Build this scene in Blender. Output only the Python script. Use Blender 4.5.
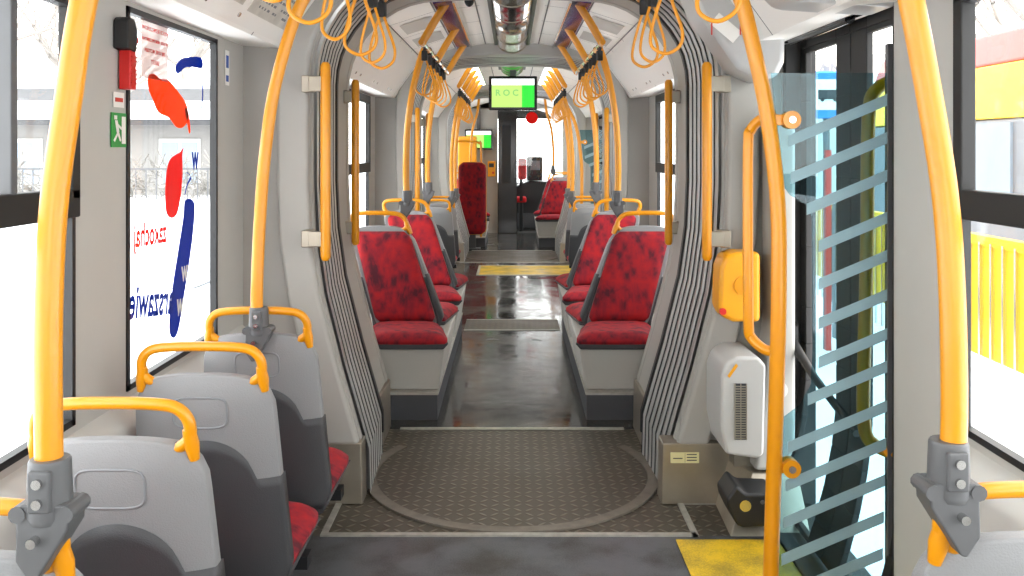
import bpy, math, random
from mathutils import Vector, Matrix
PI = math.pi
random.seed(7)
for o in list(bpy.data.objects):
    bpy.data.objects.remove(o)
S = bpy.context.scene
COL = S.collection

# ---------------------------------------------------------------- camera, sky, exposure
cam_d = bpy.data.cameras.new('camera')
cam = bpy.data.objects.new('camera', cam_d); COL.objects.link(cam)
cam.location = (0, 0, 1.5); cam.rotation_euler = (PI/2, 0, 0)
cam_d.sensor_width = 36; cam_d.lens = 36*900/1024
cam_d.shift_y = -138/1024
cam_d.clip_start = .05; cam_d.clip_end = 400
S.camera = cam
w = bpy.data.worlds.new('overcast_sky'); S.world = w; w.use_nodes = True
wn = w.node_tree; wn.nodes.clear()
wo = wn.nodes.new('ShaderNodeOutputWorld'); wb = wn.nodes.new('ShaderNodeBackground')
wt = wn.nodes.new('ShaderNodeTexCoord'); wr = wn.nodes.new('ShaderNodeValToRGB'); ws = wn.nodes.new('ShaderNodeSeparateXYZ')
wn.links.new(wt.outputs['Generated'], ws.inputs[0]); wn.links.new(ws.outputs['Z'], wr.inputs[0])
wr.color_ramp.elements[0].color = (1, .985, .955, 1); wr.color_ramp.elements[1].color = (.93, .95, .98, 1)
wn.links.new(wr.outputs[0], wb.inputs[0]); wb.inputs[1].default_value = 5.1
wn.links.new(wb.outputs[0], wo.inputs[0])
sd = bpy.data.lights.new('veiled_sun', 'SUN'); sd.energy = .6; sd.angle = math.radians(40); sd.color = (1, .97, .92)
sun = bpy.data.objects.new('veiled_sun', sd); COL.objects.link(sun); sun.rotation_euler = (math.radians(48), 0, math.radians(65))
S.view_settings.view_transform = 'Standard'; S.view_settings.look = 'None'
S.view_settings.gamma = 1; S.view_settings.use_curve_mapping = False
S.view_settings.exposure = .36

# ---------------------------------------------------------------- materials
def srgb(h):
    c = [int(h[i:i+2], 16)/255 for i in (0, 2, 4)]
    return tuple((x/12.92 if x <= .04045 else ((x+.055)/1.055)**2.4) for x in c) + (1,)
def mat(name, col, rough=.5, metal=0, spec=.5, noise=0, nscale=20, bump=0, bscale=60, emit=None, estr=1, coat=0):
    m = bpy.data.materials.new(name); m.use_nodes = True
    n = m.node_tree; b = n.nodes['Principled BSDF']
    c = srgb(col) if isinstance(col, str) else tuple(col)+(1,)
    b.inputs['Base Color'].default_value = c
    b.inputs['Roughness'].default_value = rough; b.inputs['Metallic'].default_value = metal
    b.inputs['Specular IOR Level'].default_value = spec
    b.inputs['Coat Weight'].default_value = coat
    tc = n.nodes.new('ShaderNodeTexCoord')
    if noise:
        t = n.nodes.new('ShaderNodeTexNoise'); t.inputs['Scale'].default_value = nscale; t.inputs['Detail'].default_value = 5
        n.links.new(tc.outputs['Object'], t.inputs['Vector'])
        r = n.nodes.new('ShaderNodeValToRGB')
        r.color_ramp.elements[0].position = .3; r.color_ramp.elements[1].position = .7
        r.color_ramp.elements[0].color = tuple(x*(1-noise) for x in c[:3])+(1,)
        r.color_ramp.elements[1].color = tuple(min(1, x*(1+noise)) for x in c[:3])+(1,)
        n.links.new(t.outputs['Fac'], r.inputs[0]); n.links.new(r.outputs[0], b.inputs['Base Color'])
    if bump:
        t = n.nodes.new('ShaderNodeTexNoise'); t.inputs['Scale'].default_value = bscale
        n.links.new(tc.outputs['Object'], t.inputs['Vector'])
        bp = n.nodes.new('ShaderNodeBump'); bp.inputs['Strength'].default_value = bump; bp.inputs['Distance'].default_value = .01
        n.links.new(t.outputs['Fac'], bp.inputs['Height']); n.links.new(bp.outputs[0], b.inputs['Normal'])
    if emit:
        b.inputs['Emission Color'].default_value = srgb(emit); b.inputs['Emission Strength'].default_value = estr
    return m
M = {}
M['wall'] = mat('light_grey_panel', 'b6b4ae', .45, noise=.03, nscale=3)
M['wall2'] = mat('pale_grey_plastic', 'c2c1bc', .35)
M['bulk'] = mat('grey_bulkhead_plastic', 'a19f99', .45, noise=.03, nscale=4)
M['ceil'] = mat('ceiling_white', 'f0eee8', .5)
M['white'] = mat('white_plastic', 'b7b7b5', .3)
M['yellow'] = mat('yellow_paint', 'dc9009', .3, coat=.15)
M['yelplast'] = mat('yellow_plastic', 'e89e12', .35)
M['clamp'] = mat('grey_casting', '58595b', .45)
M['bolt'] = mat('bright_bolt', 'c8c8c8', .2, metal=1)
M['shell'] = mat('light_grey_shell', '88898b', .5, bump=.15, bscale=300)
M['shelld'] = mat('dark_grey_shell', '3f4043', .55, bump=.15, bscale=300)
M['shellm'] = mat('mid_grey_shell', '84868a', .5, bump=.1, bscale=300)
M['black'] = mat('black_rubber', '17181a', .5)
M['blackg'] = mat('black_gloss', '121214', .15)
M['darkframe'] = mat('dark_frame_paint', '1b1a19', .6)
M['rib'] = mat('bellows_rib', 'b4b4b2', .35, metal=.2)
M['ribd'] = mat('bellows_fold', '2c2d2d', .7)
M['steel'] = mat('brushed_steel', 'a49c8e', .38, metal=.75, noise=.12, nscale=6)
M['trim'] = mat('worn_metal_strip', 'b5b2aa', .4, metal=.5, noise=.15, nscale=30)
M['ring'] = mat('worn_grey_ring', '7d766c', .5, metal=.3, noise=.15, nscale=20)
M['skirt'] = mat('speckled_dark_skirting', '47484c', .7, noise=.3, nscale=250)
M['chrome'] = mat('mirror_chrome', 'd8d8d8', .17, metal=1)
M['greenrefl'] = mat('painted_green_reflection', '6fe06a', .15)  # green screen reflection painted as the base colour of the short tube
M['lamp'] = mat('lit_lamp_strip', 'ffffff', .4, emit='fff8ea', estr=3.5)
M['purple'] = mat('purple_panel', '43205a', .15, noise=.5, nscale=5)
M['red'] = mat('red_plastic', 'c8201c', .4)
M['green'] = mat('green_sign', '12943c', .4)
M['paper'] = mat('white_paper', 'eceae4', .6)
M['ink'] = mat('dark_ink', '3a3a3e', .6)
M['redink'] = mat('red_ink', 'c23a2c', .6)
M['blueink'] = mat('blue_ink', '2a56a8', .5)
M['orange'] = mat('orange_film', 'fb6a1c', .5)
M['redfilm'] = mat('red_film', 'e83428', .5)
M['bluefilm'] = mat('blue_film', '1c40a8', .5)
M['map'] = mat('ceiling_map_panel', 'c8c4ba', .5, noise=.15, nscale=14)
M['beige'] = mat('cream_label', 'd8cf9a', .5)
M['scr_w'] = mat('screen_white', 'ffffff', .4, emit='f4f8ff', estr=1.1)
M['scr_y'] = mat('screen_lime', '000000', .4, emit='c4ee7a', estr=.95)
M['scr_g'] = mat('screen_green', '000000', .4, emit='2de03c', estr=.95)
M['scr_t'] = mat('screen_letters', '000000', .4, emit='8fdc78', estr=.8)
M['snow'] = mat('snow', 'f4f6fa', .8, noise=.03, nscale=.6)
M['bark'] = mat('winter_bark', '8f8983', .9)
M['roof'] = mat('grey_corrugated_roof', '454547', .7, noise=.15, nscale=2)
M['render'] = mat('pale_render', '7f7d7a', .8)
M['housewin'] = mat('house_window_glass', '7e8c98', .2)
M['vyellow'] = mat('vehicle_yellow', 'f6c81e', .4)
M['vred'] = mat('vehicle_red', 'b84038', .4)
M['vgrey'] = mat('vehicle_grey', '6f7176', .5)
M['signblue'] = mat('sign_blue', '2f7fd0', .4)
M['hedge'] = mat('frosted_hedge', '8b8883', .9, noise=.4, nscale=5)

def fabric():
    m = bpy.data.materials.new('red_moquette'); m.use_nodes = True
    n = m.node_tree; b = n.nodes['Principled BSDF']; b.inputs['Roughness'].default_value = .85
    b.inputs['Sheen Weight'].default_value = .08; b.inputs['Sheen Tint'].default_value = (1, .3, .3, 1)
    tc = n.nodes.new('ShaderNodeTexCoord'); mp = n.nodes.new('ShaderNodeMapping'); mp.inputs['Scale'].default_value = (9, 9, 6)
    n.links.new(tc.outputs['Object'], mp.inputs[0])
    t = n.nodes.new('ShaderNodeTexNoise'); t.inputs['Scale'].default_value = .9; t.inputs['Detail'].default_value = 9; t.inputs['Roughness'].default_value = .72; t.inputs['Distortion'].default_value = .6
    n.links.new(mp.outputs[0], t.inputs['Vector'])
    v = n.nodes.new('ShaderNodeTexVoronoi'); v.inputs['Scale'].default_value = 2.2; v.distance = 'CHEBYCHEV'
    n.links.new(mp.outputs[0], v.inputs['Vector'])
    mm = n.nodes.new('ShaderNodeMath'); mm.operation = 'MULTIPLY_ADD'; mm.inputs[1].default_value = .45
    n.links.new(v.outputs['Distance'], mm.inputs[0]); n.links.new(t.outputs['Fac'], mm.inputs[2])
    r = n.nodes.new('ShaderNodeValToRGB')
    e = r.color_ramp.elements; e[0].position = .50; e[0].color = (.07, .001, .010, 1); e[1].position = .86; e[1].color = (.39, .003, .007, 1)
    k = e.new(.66); k.color = (.24, .002, .012, 1)
    n.links.new(mm.outputs[0], r.inputs[0]); n.links.new(r.outputs[0], b.inputs['Base Color'])
    return m
M['fabric'] = fabric()
M['fabplain'] = mat('red_moquette_plain', 'c4101c', .85, noise=.3, nscale=18)

def glass(name, tint, gl=.05, rough=0):
    m = bpy.data.materials.new(name); m.use_nodes = True; n = m.node_tree; n.nodes.clear()
    o = n.nodes.new('ShaderNodeOutputMaterial'); mx = n.nodes.new('ShaderNodeMixShader')
    t = n.nodes.new('ShaderNodeBsdfTransparent'); g = n.nodes.new('ShaderNodeBsdfGlossy')
    t.inputs[0].default_value = tuple(tint)+(1,); g.inputs['Roughness'].default_value = rough
    mx.inputs[0].default_value = gl
    n.links.new(t.outputs[0], mx.inputs[1]); n.links.new(g.outputs[0], mx.inputs[2]); n.links.new(mx.outputs[0], o.inputs[0])
    return m
M['glass'] = glass('window_glass', (.97, .98, .98), .04)
M['screen'] = glass('blue_tinted_glass', (.54, .73, .78), .035)
M['smoke'] = glass('clear_lamp_cover', (.85, .86, .86), .2)
def film(name, col, a):
    m = bpy.data.materials.new(name); m.use_nodes = True; n = m.node_tree; b = n.nodes['Principled BSDF']
    b.inputs['Base Color'].default_value = srgb(col); b.inputs['Alpha'].default_value = a; b.inputs['Roughness'].default_value = .5
    return m
M['stripe'] = film('frosted_blue_stripe', '94b3bc', .85)
M['palelabel'] = film('translucent_label', 'f0dcd8', .7)

def backlit(name, col):
    m = bpy.data.materials.new(name); m.use_nodes = True; n = m.node_tree; n.nodes.clear()
    o = n.nodes.new('ShaderNodeOutputMaterial'); mx = n.nodes.new('ShaderNodeMixShader'); mx.inputs[0].default_value = .45
    a = n.nodes.new('ShaderNodeBsdfDiffuse'); b = n.nodes.new('ShaderNodeBsdfTranslucent')
    a.inputs[0].default_value = srgb(col); b.inputs[0].default_value = srgb(col)
    n.links.new(a.outputs[0], mx.inputs[1]); n.links.new(b.outputs[0], mx.inputs[2]); n.links.new(mx.outputs[0], o.inputs[0]); return m
M['orange'] = backlit('orange_window_film', 'f4601c'); M['redfilm'] = backlit('red_window_film', 'dc2a24'); M['bluefilm'] = backlit('blue_window_film', '1a3c9e')
def plate():
    m = bpy.data.materials.new('tread_plate'); m.use_nodes = True; n = m.node_tree; b = n.nodes['Principled BSDF']
    L = n.links
    def math_(op, a, b_=None, c=None):
        x = n.nodes.new('ShaderNodeMath'); x.operation = op
        for i, v in enumerate((a, b_, c)):
            if v is None: continue
            if isinstance(v, (int, float)): x.inputs[i].default_value = v
            else: L.new(v, x.inputs[i])
        return x.outputs[0]
    tc = n.nodes.new('ShaderNodeTexCoord'); s = n.nodes.new('ShaderNodeSeparateXYZ'); L.new(tc.outputs['Object'], s.inputs[0])
    k = 21
    u = math_('MULTIPLY', s.outputs['X'], k); v = math_('MULTIPLY', s.outputs['Y'], k)
    fu, fv = math_('FLOOR', u), math_('FLOOR', v)
    par = math_('FLOORED_MODULO', math_('ADD', fu, fv), 2)
    sg = math_('MULTIPLY_ADD', par, 2, -1)
    x = math_('SUBTRACT', math_('SUBTRACT', u, fu), .5); y = math_('MULTIPLY', math_('SUBTRACT', math_('SUBTRACT', v, fv), .5), sg)
    a = math_('DIVIDE', math_('ADD', x, y), .72); bb = math_('DIVIDE', math_('SUBTRACT', x, y), .24)
    d = math_('ADD', math_('MULTIPLY', a, a), math_('MULTIPLY', bb, bb))
    loz = math_('SUBTRACT', 1, math_('MINIMUM', d, 1))
    t = n.nodes.new('ShaderNodeTexNoise'); t.inputs['Scale'].default_value = 3; t.inputs['Detail'].default_value = 6; L.new(tc.outputs['Object'], t.inputs['Vector'])
    r = n.nodes.new('ShaderNodeMix'); r.data_type = 'RGBA'
    r.inputs[6].default_value = srgb('4a443b'); r.inputs[7].default_value = srgb('8c8373')
    L.new(math_('MULTIPLY_ADD', loz, .62, math_('MULTIPLY', t.outputs['Fac'], .28)), r.inputs[0])
    L.new(r.outputs[2], b.inputs['Base Color'])
    b.inputs['Metallic'].default_value = .35
    L.new(math_('MULTIPLY_ADD', t.outputs['Fac'], .4, .22), b.inputs['Roughness'])
    bp = n.nodes.new('ShaderNodeBump'); bp.inputs['Strength'].default_value = .6; bp.inputs['Distance'].default_value = .006
    L.new(loz, bp.inputs['Height']); L.new(bp.outputs[0], b.inputs['Normal'])
    return m
M['plate'] = plate()
def wetfloor(name, col, lo, hi, dirt='2c2a28'):
    m = bpy.data.materials.new(name); m.use_nodes = True; n = m.node_tree; b = n.nodes['Principled BSDF']; L = n.links
    tc = n.nodes.new('ShaderNodeTexCoord')
    t = n.nodes.new('ShaderNodeTexNoise'); t.inputs['Scale'].default_value = 2.2; t.inputs['Detail'].default_value = 7; t.inputs['Roughness'].default_value = .65
    L.new(tc.outputs['Object'], t.inputs['Vector'])
    r = n.nodes.new('ShaderNodeMapRange'); r.inputs[1].default_value = .42; r.inputs[2].default_value = .72; r.inputs[3].default_value = lo; r.inputs[4].default_value = hi
    L.new(t.outputs['Fac'], r.inputs[0]); L.new(r.outputs[0], b.inputs['Roughness'])
    q = n.nodes.new('ShaderNodeTexNoise'); q.inputs['Scale'].default_value = 180; L.new(tc.outputs['Object'], q.inputs['Vector'])
    t2 = n.nodes.new('ShaderNodeTexNoise'); t2.inputs['Scale'].default_value = 6; t2.inputs['Detail'].default_value = 8; L.new(tc.outputs['Object'], t2.inputs['Vector'])
    ad = n.nodes.new('ShaderNodeMath'); ad.operation = 'MULTIPLY_ADD'; ad.inputs[1].default_value = .5; L.new(q.outputs['Fac'], ad.inputs[0]); L.new(t2.outputs['Fac'], ad.inputs[2])
    mx = n.nodes.new('ShaderNodeMix'); mx.data_type = 'RGBA'; mx.inputs[6].default_value = srgb(dirt); mx.inputs[7].default_value = srgb(col)
    r2 = n.nodes.new('ShaderNodeMapRange'); r2.inputs[1].default_value = .55; r2.inputs[2].default_value = .85; L.new(ad.outputs[0], r2.inputs[0])
    L.new(r2.outputs[0], mx.inputs[0]); L.new(mx.outputs[2], b.inputs['Base Color'])
    bp = n.nodes.new('ShaderNodeBump'); bp.inputs['Strength'].default_value = .14; bp.inputs['Distance'].default_value = .01
    L.new(t2.outputs['Fac'], bp.inputs['Height']); L.new(bp.outputs[0], b.inputs['Normal'])
    return m
M['floor'] = wetfloor('wet_dark_vinyl', '454542', .08, .32)
M['floornear'] = wetfloor('damp_dark_vinyl', '54565a', .32, .55)
M['yfloor'] = wetfloor('scuffed_yellow_vinyl', 'd6b024', .3, .55, '8f7a30')

# ---------------------------------------------------------------- mesh helpers
class MB:
    def __init__(s): s.v, s.f, s.mi, s.sm = [], [], [], []
    def add(s, verts, faces, mi=0, smooth=False):
        b = len(s.v); s.v += [tuple(p) for p in verts]
        for f in faces: s.f.append(tuple(i+b for i in f)); s.mi.append(mi); s.sm.append(smooth)
    def box(s, x0, x1, y0, y1, z0, z1, mi=0, rot=None):
        x0, x1 = sorted((x0, x1)); y0, y1 = sorted((y0, y1)); z0, z1 = sorted((z0, z1))
        p = [Vector(q) for q in ((x0,y0,z0),(x1,y0,z0),(x1,y1,z0),(x0,y1,z0),(x0,y0,z1),(x1,y0,z1),(x1,y1,z1),(x0,y1,z1))]
        if rot:
            c = Vector(((x0+x1)/2, (y0+y1)/2, (z0+z1)/2)); p = [rot @ (q-c) + c for q in p]
        s.add(p, [(0,3,2,1),(4,5,6,7),(0,1,5,4),(1,2,6,5),(2,3,7,6),(3,0,4,7)], mi)
    def hexa(s, pts, mi=0):   # 4 bottom, 4 top
        s.add(pts, [(0,3,2,1),(4,5,6,7),(0,1,5,4),(1,2,6,5),(2,3,7,6),(3,0,4,7)], mi)
    def tube(s, pts, r, n=10, mi=0, closed=False, cap=True, flat=1):
        pts = [Vector(p) for p in pts]; N = len(pts)
        rr = r if isinstance(r, (list, tuple)) else [r]*N
        tang = []
        for i in range(N):
            if closed: t = pts[(i+1) % N]-pts[i-1]
            else: t = pts[min(i+1, N-1)]-pts[max(i-1, 0)]
            tang.append(t.normalized())
        up = Vector((0, 0, 1)) if abs(tang[0].z) < .9 else Vector((0, 1, 0))
        u = (up-tang[0]*up.dot(tang[0])).normalized(); vs = []
        for i in range(N):
            u = (u-tang[i]*u.dot(tang[i])).normalized(); w_ = tang[i].cross(u)
            for k in range(n):
                a = 2*PI*k/n; vs.append(pts[i]+u*math.cos(a)*rr[i]+w_*math.sin(a)*rr[i]*flat)
        fs = []
        for i in range(N if closed else N-1):
            j = (i+1) % N
            for k in range(n): fs.append((i*n+k, i*n+(k+1) % n, j*n+(k+1) % n, j*n+k))
        s.add(vs, fs, mi, True)
        if cap and not closed:
            s.add(vs[:n], [tuple(reversed(range(n)))], mi); s.add(vs[-n:], [tuple(range(n))], mi)
    def cyl(s, p0, p1, r, n=16, mi=0): s.tube([p0, p1], r, n, mi)
    def prism(s, poly, y0, y1, mi=0, axis='Y'):
        n = len(poly)
        f = (lambda a, b, c: (a, c, b)) if axis == 'Y' else ((lambda a, b, c: (c, a, b)) if axis == 'X' else (lambda a, b, c: (a, b, c)))
        v = [f(a, b, y0) for a, b in poly]+[f(a, b, y1) for a, b in poly]
        fs = [tuple(reversed(range(n))), tuple(range(n, 2*n))]+[(i, (i+1) % n, n+(i+1) % n, n+i) for i in range(n)]
        s.add(v, fs, mi)
    def slab(s, ff, fb, nu, nv, mi=0, smooth=True):
        v = []
        for g in (ff, fb):
            for j in range(nv+1):
                for i in range(nu+1): v.append(g(-1+2*i/nu, j/nv))
        o = (nu+1)*(nv+1); fs = []
        for j in range(nv):
            for i in range(nu):
                a = j*(nu+1)+i; fs.append((a, a+1, a+nu+2, a+nu+1)); fs.append((o+a, o+a+nu+1, o+a+nu+2, o+a+1))
        per = [i for i in range(nu+1)]+[j*(nu+1)+nu for j in range(1, nv+1)]+[nv*(nu+1)+i for i in range(nu-1, -1, -1)]+[j*(nu+1) for j in range(nv-1, 0, -1)]
        for i in range(len(per)):
            a, b = per[i], per[(i+1) % len(per)]; fs.append((a, o+a, o+b, b))
        s.add(v, fs, mi, smooth)
    def build(s, name, mats, parent=None, bevel=0, fix=True, **kw):
        me = bpy.data.meshes.new(name); me.from_pydata(s.v, [], s.f)
        if not isinstance(mats, (list, tuple)): mats = [mats]
        for m in mats: me.materials.append(m)
        me.polygons.foreach_set('material_index', s.mi); me.polygons.foreach_set('use_smooth', s.sm)
        import bmesh
        bm = bmesh.new(); bm.from_mesh(me)
        if fix: bmesh.ops.recalc_face_normals(bm, faces=bm.faces)
        bm.to_mesh(me); bm.free(); me.update()
        o = bpy.data.objects.new(name, me); COL.objects.link(o); o.parent = parent
        if bevel:
            b = o.modifiers.new('bevel', 'BEVEL'); b.width = bevel; b.segments = 3; b.limit_method = 'ANGLE'; b.angle_limit = math.radians(35)
            for p in me.polygons: p.use_smooth = True
            wn_ = o.modifiers.new('wn', 'WEIGHTED_NORMAL')
        return o
def tag(o, label=None, cat=None, group=None, kind=None):
    if label: o['label'] = label
    if cat: o['category'] = cat
    if group: o['group'] = group
    if kind: o['kind'] = kind
    return o
def empty(name, loc, label=None, cat=None, group=None, rz=0, kind=None):
    o = bpy.data.objects.new(name, None); COL.objects.link(o); o.location = loc; o.rotation_euler = (0, 0, rz)
    o.empty_display_size = .1
    return tag(o, label, cat, group, kind)
def kids(o): return [c for c in COL.objects if c.parent == o]
def copy_tree(o, parent=None):
    c = o.copy(); COL.objects.link(c); c.parent = parent
    for ch in kids(o): copy_tree(ch, c)
    return c
def struct(mb, name, m, **k):
    return tag(mb.build(name, m, **k), kind='structure')
def smooth_path(ctrl, n=6, closed=False):
    P = [Vector(p) for p in ctrl]; N = len(P); out = []
    g = (lambda i: P[i % N]) if closed else (lambda i: P[max(0, min(N-1, i))])
    for i in range(N if closed else N-1):
        a, b, c, d = g(i-1), g(i), g(i+1), g(i+2)
        for k in range(n):
            t = k/n
            out.append(.5*((2*b)+(c-a)*t+(2*a-5*b+4*c-d)*t*t+(3*b-a-3*c+d)*t**3))
    if not closed: out.append(P[-1])
    return out
def text(name, body, size, m, loc, rot, parent, ex=.0004, align='CENTER', spacing=1):
    c = bpy.data.curves.new(name, 'FONT'); c.body = body; c.size = size; c.extrude = ex; c.align_x = align; c.align_y = 'CENTER'
    c.space_line = .9; c.space_character = spacing; c.offset = size*.022 if 'lett' in name else 0; c.resolution_u = 3
    c.materials.append(m); o = bpy.data.objects.new(name, c); COL.objects.link(o)
    me = bpy.data.meshes.new_from_object(o.evaluated_get(bpy.context.evaluated_depsgraph_get()))
    bpy.data.objects.remove(o); o = bpy.data.objects.new(name, me); COL.objects.link(o)
    o.location = loc; o.rotation_euler = rot; o.parent = parent
    return o
FWD = (PI/2, 0, 0)            # text facing the camera end
ONLEFT = (PI/2, 0, PI/2)      # on the left wall, read from inside
ONRIGHT = (PI/2, 0, -PI/2)

# ---------------------------------------------------------------- body shell
WX = 1.15
NEAR0, G1a, G1b, G2a, G2b, G3a, G3b, CAB, NOSE = -1.7, 3.85, 4.8, 7.55, 8.4, 12.05, 13.35, 16.3, 18.7
# opening profile (half): from foot up to crown
LEG = [(.64, 0), (.645, .2), (.69, .36), (.745, .55), (.828, .88), (.862, 1.12), (.872, 1.35), (.872, 1.6), (.872, 1.82)]
ARC = [(.85+.0, 1.82)]
def opening(grow=0, zbot=0):
    half = [(x+grow, z) for x, z in LEG if z >= zbot+1e-6]
    for (xa, za), (xb, zb_) in zip(LEG, LEG[1:]):
        if za <= zbot < zb_: half.insert(0, (xa+(xb-xa)*(zbot-za)/(zb_-za)+grow, zbot))
    cx, cz, r = .40, 1.82, .472
    for k in range(1, 10):
        a = PI/2*k/10
        half.append((cx+(r+grow)*math.cos(a), cz+(r+grow)*math.sin(a)*(1.0)))
    half.append((.40, cz+r+grow)); half.append((.2, cz+r+grow+.01))
    full = [(-x, z) for x, z in half]+[(0, cz+r+grow+.015)]+[(x, z) for x, z in reversed(half)]
    return full
def outer_of(p, mx=1.19, mz=2.46):
    x, z = p
    if z <= 1.82: return (math.copysign(mx, x), z)
    dx, dz = x, z-1.82
    t = min(mx/abs(dx) if abs(dx) > 1e-6 else 9e9, (mz-1.82)/dz if dz > 1e-6 else 9e9)
    return (dx*t, 1.82+dz*t)
def ring(name, inner, outer, y0, y1, m, kind='structure', bevel=.012, parent=None, label=None):
    mb = MB(); n = len(inner); v = []
    for y in (y0, y1):
        v += [(x, y, z) for x, z in inner]; v += [(x, y, z) for x, z in outer]
    fs = []
    for i in range(n-1):
        fs += [(i, i+1, n+i+1, n+i), (2*n+i, 3*n+i, 3*n+i+1, 2*n+i+1), (i, 2*n+i, 2*n+i+1, i+1), (n+i, n+i+1, 3*n+i+1, 3*n+i)]
    for i in (0, n-1): fs.append((i, n+i, 3*n+i, 2*n+i))
    mb.add(v, fs); o = mb.build(name, m, parent, bevel=bevel)
    if kind: tag(o, kind=kind)
    return o
def bellows(y0, y1, n=9, dx=0):
    P = opening(.0); O = opening(.05)
    mb = MB(); npt = len(P); st = []
    d = (y1-y0)/n
    for i in range(n):
        a = y0+i*d
        st += [(a, 0), (a+d*.66, 0), (a+d*.78, 1), (a+d*.86, 1)]
    st.append((y1, 0)); v = []
    for y, k in st:
        Q = P if k == 0 else O
        v += [(x+dx*(y1-y)/(y1-y0), y, z) for x, z in Q]
    fs = []; mis = []
    for r in range(len(st)-1):
        for i in range(npt-1):
            fs.append((r*npt+i, r*npt+i+1, (r+1)*npt+i+1, (r+1)*npt+i)); mis.append(0 if st[r][1] == 0 else 1)
    mb.add(v, fs); mb.mi = mis; mb.sm = [True]*len(fs)
    me = mb.build('bellows', [M['rib'], M['ribd']])
    return me
names_g = [(G1a+.06, 4.46, 'grey ribbed bellows of the nearest articulation, framing the aisle'), (G2a+.06, G2b, 'grey ribbed bellows between the red seat section and the door section beyond'), (G3a+.06, G3b, 'grey ribbed bellows of the farthest articulation before the cab section')]
for a, b, l in names_g: tag(bellows(a, b, n=7, dx=.025 if a < 5 else 0), l, 'bellows', kind='thing')

# bulkheads
k = 0
def bulkhead(y0, y1, near=True):
    P = opening(.01, .25)
    dx = .025 if y0 == G1a else 0
    ring('wall_bulkhead', [(x+dx, z) for x, z in P], [outer_of(p) for p in P], y0, y1, M['bulk'])
for a, b in ((G1a, G1a+.06), (G1b, G1b+.06), (G2a, G2a+.06), (G2b, G2b+.06), (G3a, G3a+.06), (G3b, G3b+.06)): bulkhead(a, b)
for y0, y1, gi, go in ((G1a-.05, G1a+.002, .012, .15), (4.50, G1b+.11, .014, .05), (G2a-.07, G2a+.08, -.012, .10), (G2b-.02, G2b+.10, -.02, .05), (G3a-.05, G3a+.08, .0, .12), (G3b-.02, G3b+.10, -.02, .05)):
    dx = .025 if y0 < G1a else 0; sh_ = lambda P: [(x+dx, z) for x, z in P]
    ring('trim_arch', sh_(opening(gi, .20 if gi < 0 else .25)), sh_(opening(go, .20 if gi < 0 else .25)), y0, y1, M['bulk'], bevel=.02)
ring('trim_seal', opening(-.004, .1), opening(.03, .1), 4.462, 4.499, M['black'], bevel=0)

# metal boxes at the arch feet
def foot_box(side, y0, y1, xin, xout, nm='trim_foot_box'):
    mb = MB(); s = side
    mb.hexa([(s*xin, y0, 0), (s*xout, y0, 0), (s*xout, y1, 0), (s*xin, y1, 0), (s*(xin+.005), y0, .26), (s*xout, y0, .26), (s*xout, y1, .26), (s*(xin+.005), y1, .26)])
    return struct(mb, nm, M['steel'], bevel=.006)
for s in (-1, 1):
    foot_box(s, G1a-.045, G1a+.07, .632, 1.17)
    foot_box(s, 4.52, G1b+.08, .655, 1.17)
    foot_box(s, G2b-.02, G2b+.08, .64, 1.17); foot_box(s, G3a-.04, G3a+.08, .64, 1.17); foot_box(s, G3b-.02, G3b+.08, .64, 1.17)

# floor
def fl(name, x0, x1, y0, y1, m, z=0, t=.04):
    mb = MB(); mb.box(x0, x1, y0, y1, z-t, z); return struct(mb, name, m)
fl('floor', -1.19, 1.19, NEAR0, 3.5, M['floornear'])
fl('floor', -1.19, 1.19, 3.5, 4.84, M['plate'], -.001)
fl('floor', -1.19, 1.19, 4.84, 12.0, M['floor'])
fl('floor', -1.19, 1.19, 12.0, 13.4, M['plate'], -.001)
fl('floor', -1.19, 1.19, 13.4, NOSE, M['floor'])
fl('floor_threshold_plate', -.40, .40, 7.5, 7.93, M['plate'], .004, .004)
mb = MB(); mb.box(.63, 1.15, 2.2, 3.46, .0, .003); struct(mb, 'floor_yellow_patch', M['yfloor'])
mb = MB(); mb.box(-.40, .84, 10.8, 11.65, .0, .003); struct(mb, 'floor_yellow_patch', M['yfloor'])
mb = MB()
for b in ((-.72, .72, 3.49, 3.515), (-.745, -.72, 3.49, 3.82), (.70, .725, 3.49, 3.82), (-.60, .60, 4.82, 4.85), (.725, .95, 3.805, 3.82)): mb.box(*b, 0, .007)
struct(mb, 'trim_floor_strip', M['trim'])
mb = MB()
for b in ((-.43, .87, 11.65, 11.68), (-.43, .87, 10.76, 10.8), (-.43, -.40, 10.76, 11.68), (-.4, .4, 7.48, 7.5), (-.4, .4, 7.93, 7.95), (-.6, .6, 13.38, 13.42), (-.7, .7, 11.99, 12.02)): mb.box(*b, 0, .006)
struct(mb, 'trim_floor_strip', M['trim'])
# turntables
for cy, lbl in ((4.19, 'round tread plate turntable with worn grey rim in the nearest articulation'), (12.7, 'round tread plate turntable in the farthest articulation')):
    t = empty('turntable', (0, cy, 0), lbl, 'turntable')
    N = 72; mb = MB(); v = []; R0, R1 = .625, .675
    ym = 4.815-cy if cy < 5 else .62
    def rim(r, z):
        o = []
        for i in range(N+1):
            a = -PI*1.18+PI*1.36*i/N
            o.append((r*math.cos(a), min(r*math.sin(a), ym), z))
        return o
    a0, a1 = rim(R0, .009), rim(R1, .009); b0, b1 = rim(R0, 0), rim(R1, 0)
    v = a0+a1+b0+b1; n1 = N+1; fs = []
    for i in range(N):
        fs += [(i, i+1, n1+i+1, n1+i), (i, 2*n1+i, 2*n1+i+1, i+1), (n1+i, n1+i+1, 3*n1+i+1, 3*n1+i)]
    mb.add(v, fs); mb.build('rim', M['ring'], t)
    mb = MB(); pol = [(x, y) for x, y, z in rim(R0-.003, 0)]
    mb.prism(pol, .0005, .005, axis='Z'); mb.build('disc', M['plate'], t)

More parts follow.
